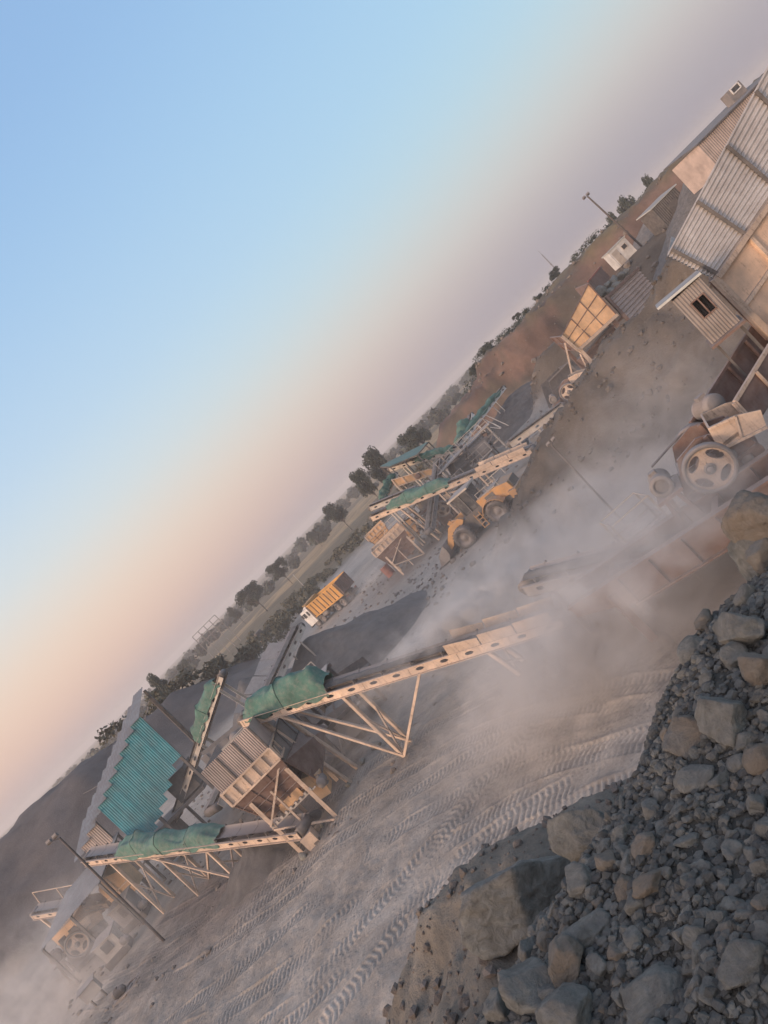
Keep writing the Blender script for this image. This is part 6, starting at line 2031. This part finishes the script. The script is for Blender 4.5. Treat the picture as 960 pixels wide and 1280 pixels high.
for k in range(120):
    x, y = rg.uniform(-75, -24), rg.uniform(82, 112)
    w_ = rg.uniform(1.5, 4); sp.append((x, y, w_, w_ * .7))
for k in range(70):
    x, y = rg.uniform(-48, -14), rg.uniform(100, 128)
    w_ = rg.uniform(1.5, 4); sp.append((x, y, w_, w_ * .8))
bushes("scrub", sp, 150, .3, 'leaf_dry', "olive scrub behind the teal shed and the spoil bank", 4)
cu = []
for k in range(110):
    x = rg.uniform(22, 75); y = rg.uniform(108, 128)
    w_ = rg.uniform(.8, 2.2); cu.append((x, y, w_, w_ * .8))
bushes("scrub", cu, 110, .22, 'leaf', "low dark scrub along the top of the red cut", 5)

# loose stones strewn over the yard, thickest on the banks and round the machines
def strew(n, xr, yr, smin, smax, mat, seed, label, keep=None):
    g = np.random.default_rng(seed)
    x, y = g.uniform(*xr, n), g.uniform(*yr, n)
    if keep is not None:
        k = g.random(n) < keep(x, y); x, y = x[k], y[k]
    z = terrain_z(x, y)
    VV, FF, off = [], [], 0
    for i in range(len(x)):
        s_ = smin + (smax - smin) * g.random() ** 4
        V, F = base[g.integers(12)]
        a = g.uniform(0, 6.28); ca_, sa_ = math.cos(a), math.sin(a)
        V = V * np.array([s_, s_ * g.uniform(.6, 1), s_ * g.uniform(.5, .9)])
        V = np.stack([V[:, 0] * ca_ - V[:, 1] * sa_, V[:, 0] * sa_ + V[:, 1] * ca_, V[:, 2]], -1) + (x[i], y[i], z[i] + s_ * .15)
        VV.append(V); FF.append(F + off); off += len(V)
    o = bpy.data.objects.new("loose_gravel", np_mesh("loose_gravel", np.concatenate(VV), np.concatenate(FF), MAT[mat], False)); COL.objects.link(o)
    return tag(o, label, "gravel", None, 'stuff')


MAT['clod_dark'] = soil_material('dark_clod', [(.35, (.065, .052, .042)), (.65, (.15, .125, .105))], 3.0, .5)
strew(4500, (2, 30), (26, 46), .03, .28, 'clod_dark', 1, "dusty stones strewn over the brown embankment", lambda x, y: sstep(.3, 1.0, ridge(x, y, RAMP, 1.0, .72)) * (.35 + 1.2 * (fbm(x, y, .4, 3, 12) > .05)))
strew(3500, (-30, 0), (27, 60), .03, .22, 'clod', 2, "dusty stones strewn round the front plant", lambda x, y: .15 + 1.0 * (fbm(x, y, .25, 3, 13) > .12))
strew(3000, (-14, 26), (44, 84), .05, .30, 'clod', 3, "dusty stones strewn round the second plant", lambda x, y: .15 + 1.0 * (fbm(x, y, .2, 3, 14) > .12))
strew(1500, (18, 60), (70, 112), .08, .6, 'clod', 4, "stones strewn over the high ground", lambda x, y: .2 + 1.0 * (fbm(x, y, .2, 3, 15) > .1))

# roadside bits
f_ = P(387, 740, 137); f_.z = ground_z(f_.x, f_.y)
pole("utility_pole", f_, P(366, 718, 137), "pale thin pole at the edge of the dirt road above the tipper truck", .09, None, mat='cream_pale', cat="pole")
p_ = P(262, 790, 190)
hf = thing("hoarding_frame", on_ground(p_), "bare steel hoarding frame standing among trees on the horizon", "frame")
m = MB()
for k in range(5): m.bar((p_.x - 4 + k * 2, p_.y, -.5), (p_.x - 4 + k * 2, p_.y, p_.z + 2.2), .16)
m.build("post", MAT['grey_steel'], hf)
m = MB()
for z in (-.6, .8, 2.2): m.bar((p_.x - 4, p_.y, p_.z + z), (p_.x + 4, p_.y, p_.z + z), .16)
m.build("rail", MAT['grey_steel'], hf)
o = on_ground(P(322, 806, 126))
sc_ = thing("scrapped_machine", o, "tangle of a scrapped machine lying between the yard and the field", "scrap")
m = MB(); m.box(o + Vector((0, 0, .8)), (3.2, 1.6, .9), .3); m.box(o + Vector((1.4, .3, 1.6)), (1.2, 1.2, 1.2), .5); m.build("body", MAT['dark_steel'], sc_)
m = MB(); m.bar(o + Vector((-1, 0, 1)), o + Vector((-3, .5, 2.4)), .25); m.bar(o + Vector((-3, .5, 2.4)), o + Vector((-4, .4, .8)), .2); m.build("arm", MAT['rust'], sc_)
for a in (-.9, .9):
    wheel(sc_, o + Vector((a, -.9, .45)), (0, -1, 0), .45, .3, MAT['cream'])
# ------------------------------------------------------------------ air: even haze, and the dust the plant throws up
def volume_material(name, colour, density, puff=False, nscale=1.6, lo=.38, hi=.72, aniso=.15, seed=0.0):
    m = bpy.data.materials.new(name); m.use_nodes = True
    t = m.node_tree; t.nodes.clear()
    out = t.nodes.new("ShaderNodeOutputMaterial")
    pv = t.nodes.new("ShaderNodeVolumePrincipled")
    pv.inputs["Color"].default_value = (*colour, 1)
    pv.inputs["Anisotropy"].default_value = aniso
    pv.inputs["Density"].default_value = density
    t.links.new(pv.outputs[0], out.inputs["Volume"])
    if puff:
        tc_ = t.nodes.new("ShaderNodeTexCoord")
        ln = t.nodes.new("ShaderNodeVectorMath"); ln.operation = 'LENGTH'; t.links.new(tc_.outputs["Object"], ln.inputs[0])
        fall = t.nodes.new("ShaderNodeMapRange"); fall.interpolation_type = 'SMOOTHERSTEP'
        fall.inputs["From Min"].default_value = 1.0; fall.inputs["From Max"].default_value = .1
        t.links.new(ln.outputs["Value"], fall.inputs["Value"])
        geo = t.nodes.new("ShaderNodeNewGeometry")
        ad = t.nodes.new("ShaderNodeVectorMath"); ad.operation = 'ADD'; ad.inputs[1].default_value = (seed, seed * .7, 0)
        t.links.new(geo.outputs["Position"], ad.inputs[0])
        nz = t.nodes.new("ShaderNodeTexNoise"); nz.inputs["Scale"].default_value = nscale; nz.inputs["Detail"].default_value = 5; nz.inputs["Roughness"].default_value = .6; nz.inputs["Distortion"].default_value = 1.2
        t.links.new(ad.outputs[0], nz.inputs["Vector"])
        rp_ = t.nodes.new("ShaderNodeMapRange"); rp_.interpolation_type = 'SMOOTHSTEP'
        rp_.inputs["From Min"].default_value = lo; rp_.inputs["From Max"].default_value = hi
        t.links.new(nz.outputs["Fac"], rp_.inputs["Value"])
        m1 = t.nodes.new("ShaderNodeMath"); m1.operation = 'MULTIPLY'; t.links.new(fall.outputs[0], m1.inputs[0]); t.links.new(rp_.outputs[0], m1.inputs[1])
        m2 = t.nodes.new("ShaderNodeMath"); m2.operation = 'MULTIPLY'; t.links.new(m1.outputs[0], m2.inputs[0]); m2.inputs[1].default_value = density
        t.links.new(m2.outputs[0], pv.inputs["Density"])
    return m


m = MB(); m.box((0, 900, 10.5), (5600, 5400, 24))
m.v = [Vector((p.x, p.y, -2.5 if p.z < 0 else 23.0)) for p in m.v]
hz_ = m.build("haze", volume_material('haze', (.90, .84, .82), .0009))
tag(hz_, "thin pale dusty haze over the whole yard", "haze", None, 'stuff')

PV, PF = ICO[2]


def puff(c, r, density, seed, nscale=.45, lo=.42, hi=.66, colour=(.97, .92, .885), rz=0.0):
    me_ = np_mesh("dust_cloud", PV * 1.06, PF, volume_material('dust_air', colour, density, True, nscale, lo, hi, .15, seed), True)
    o = bpy.data.objects.new("dust_cloud", me_); COL.objects.link(o)
    o.location = c; o.scale = r; o.rotation_euler = (0, 0, rz)
    return tag(o, "drifting cloud of pale stone dust", "dust", None, 'stuff')


puff((-6, 42, .5), (48, 36, 8), .009, 51.0, .12, .2, .7)
puff(P(760, 770, 20.5), (8.4, 4.0, 3.2), 1.0, 3.0, .7, .26, .66)
puff(P(800, 735, 16.5), (5.0, 2.4, 2.3), .75, 4.0)
puff(P(650, 712, 31), (10.5, 5.0, 2.7), .42, 7.0)
puff(P(560, 790, 27.5), (8.5, 2.6, 1.9), .6, 13.0, .6)
puff(P(830, 530, 24.5), (8.0, 3.6, 4.2), .24, 19.0, .6, .33, .7)
puff(P(50, 1215, 38), (12, 6, 4.2), .16, 23.0)
puff(P(40, 1290, 30), (9, 5, 2.5), .24, 27.0)
puff(P(470, 725, 77), (6.5, 3.5, 2.0), .32, 31.0)
puff(P(870, 650, 17.5), (4.8, 2.2, 2.4), .35, 37.0, .5)
puff(P(545, 796, 27.2), (5.6, 1.1, .9), 2.6, 41.0, .9, .40, .62, rz=-.32)
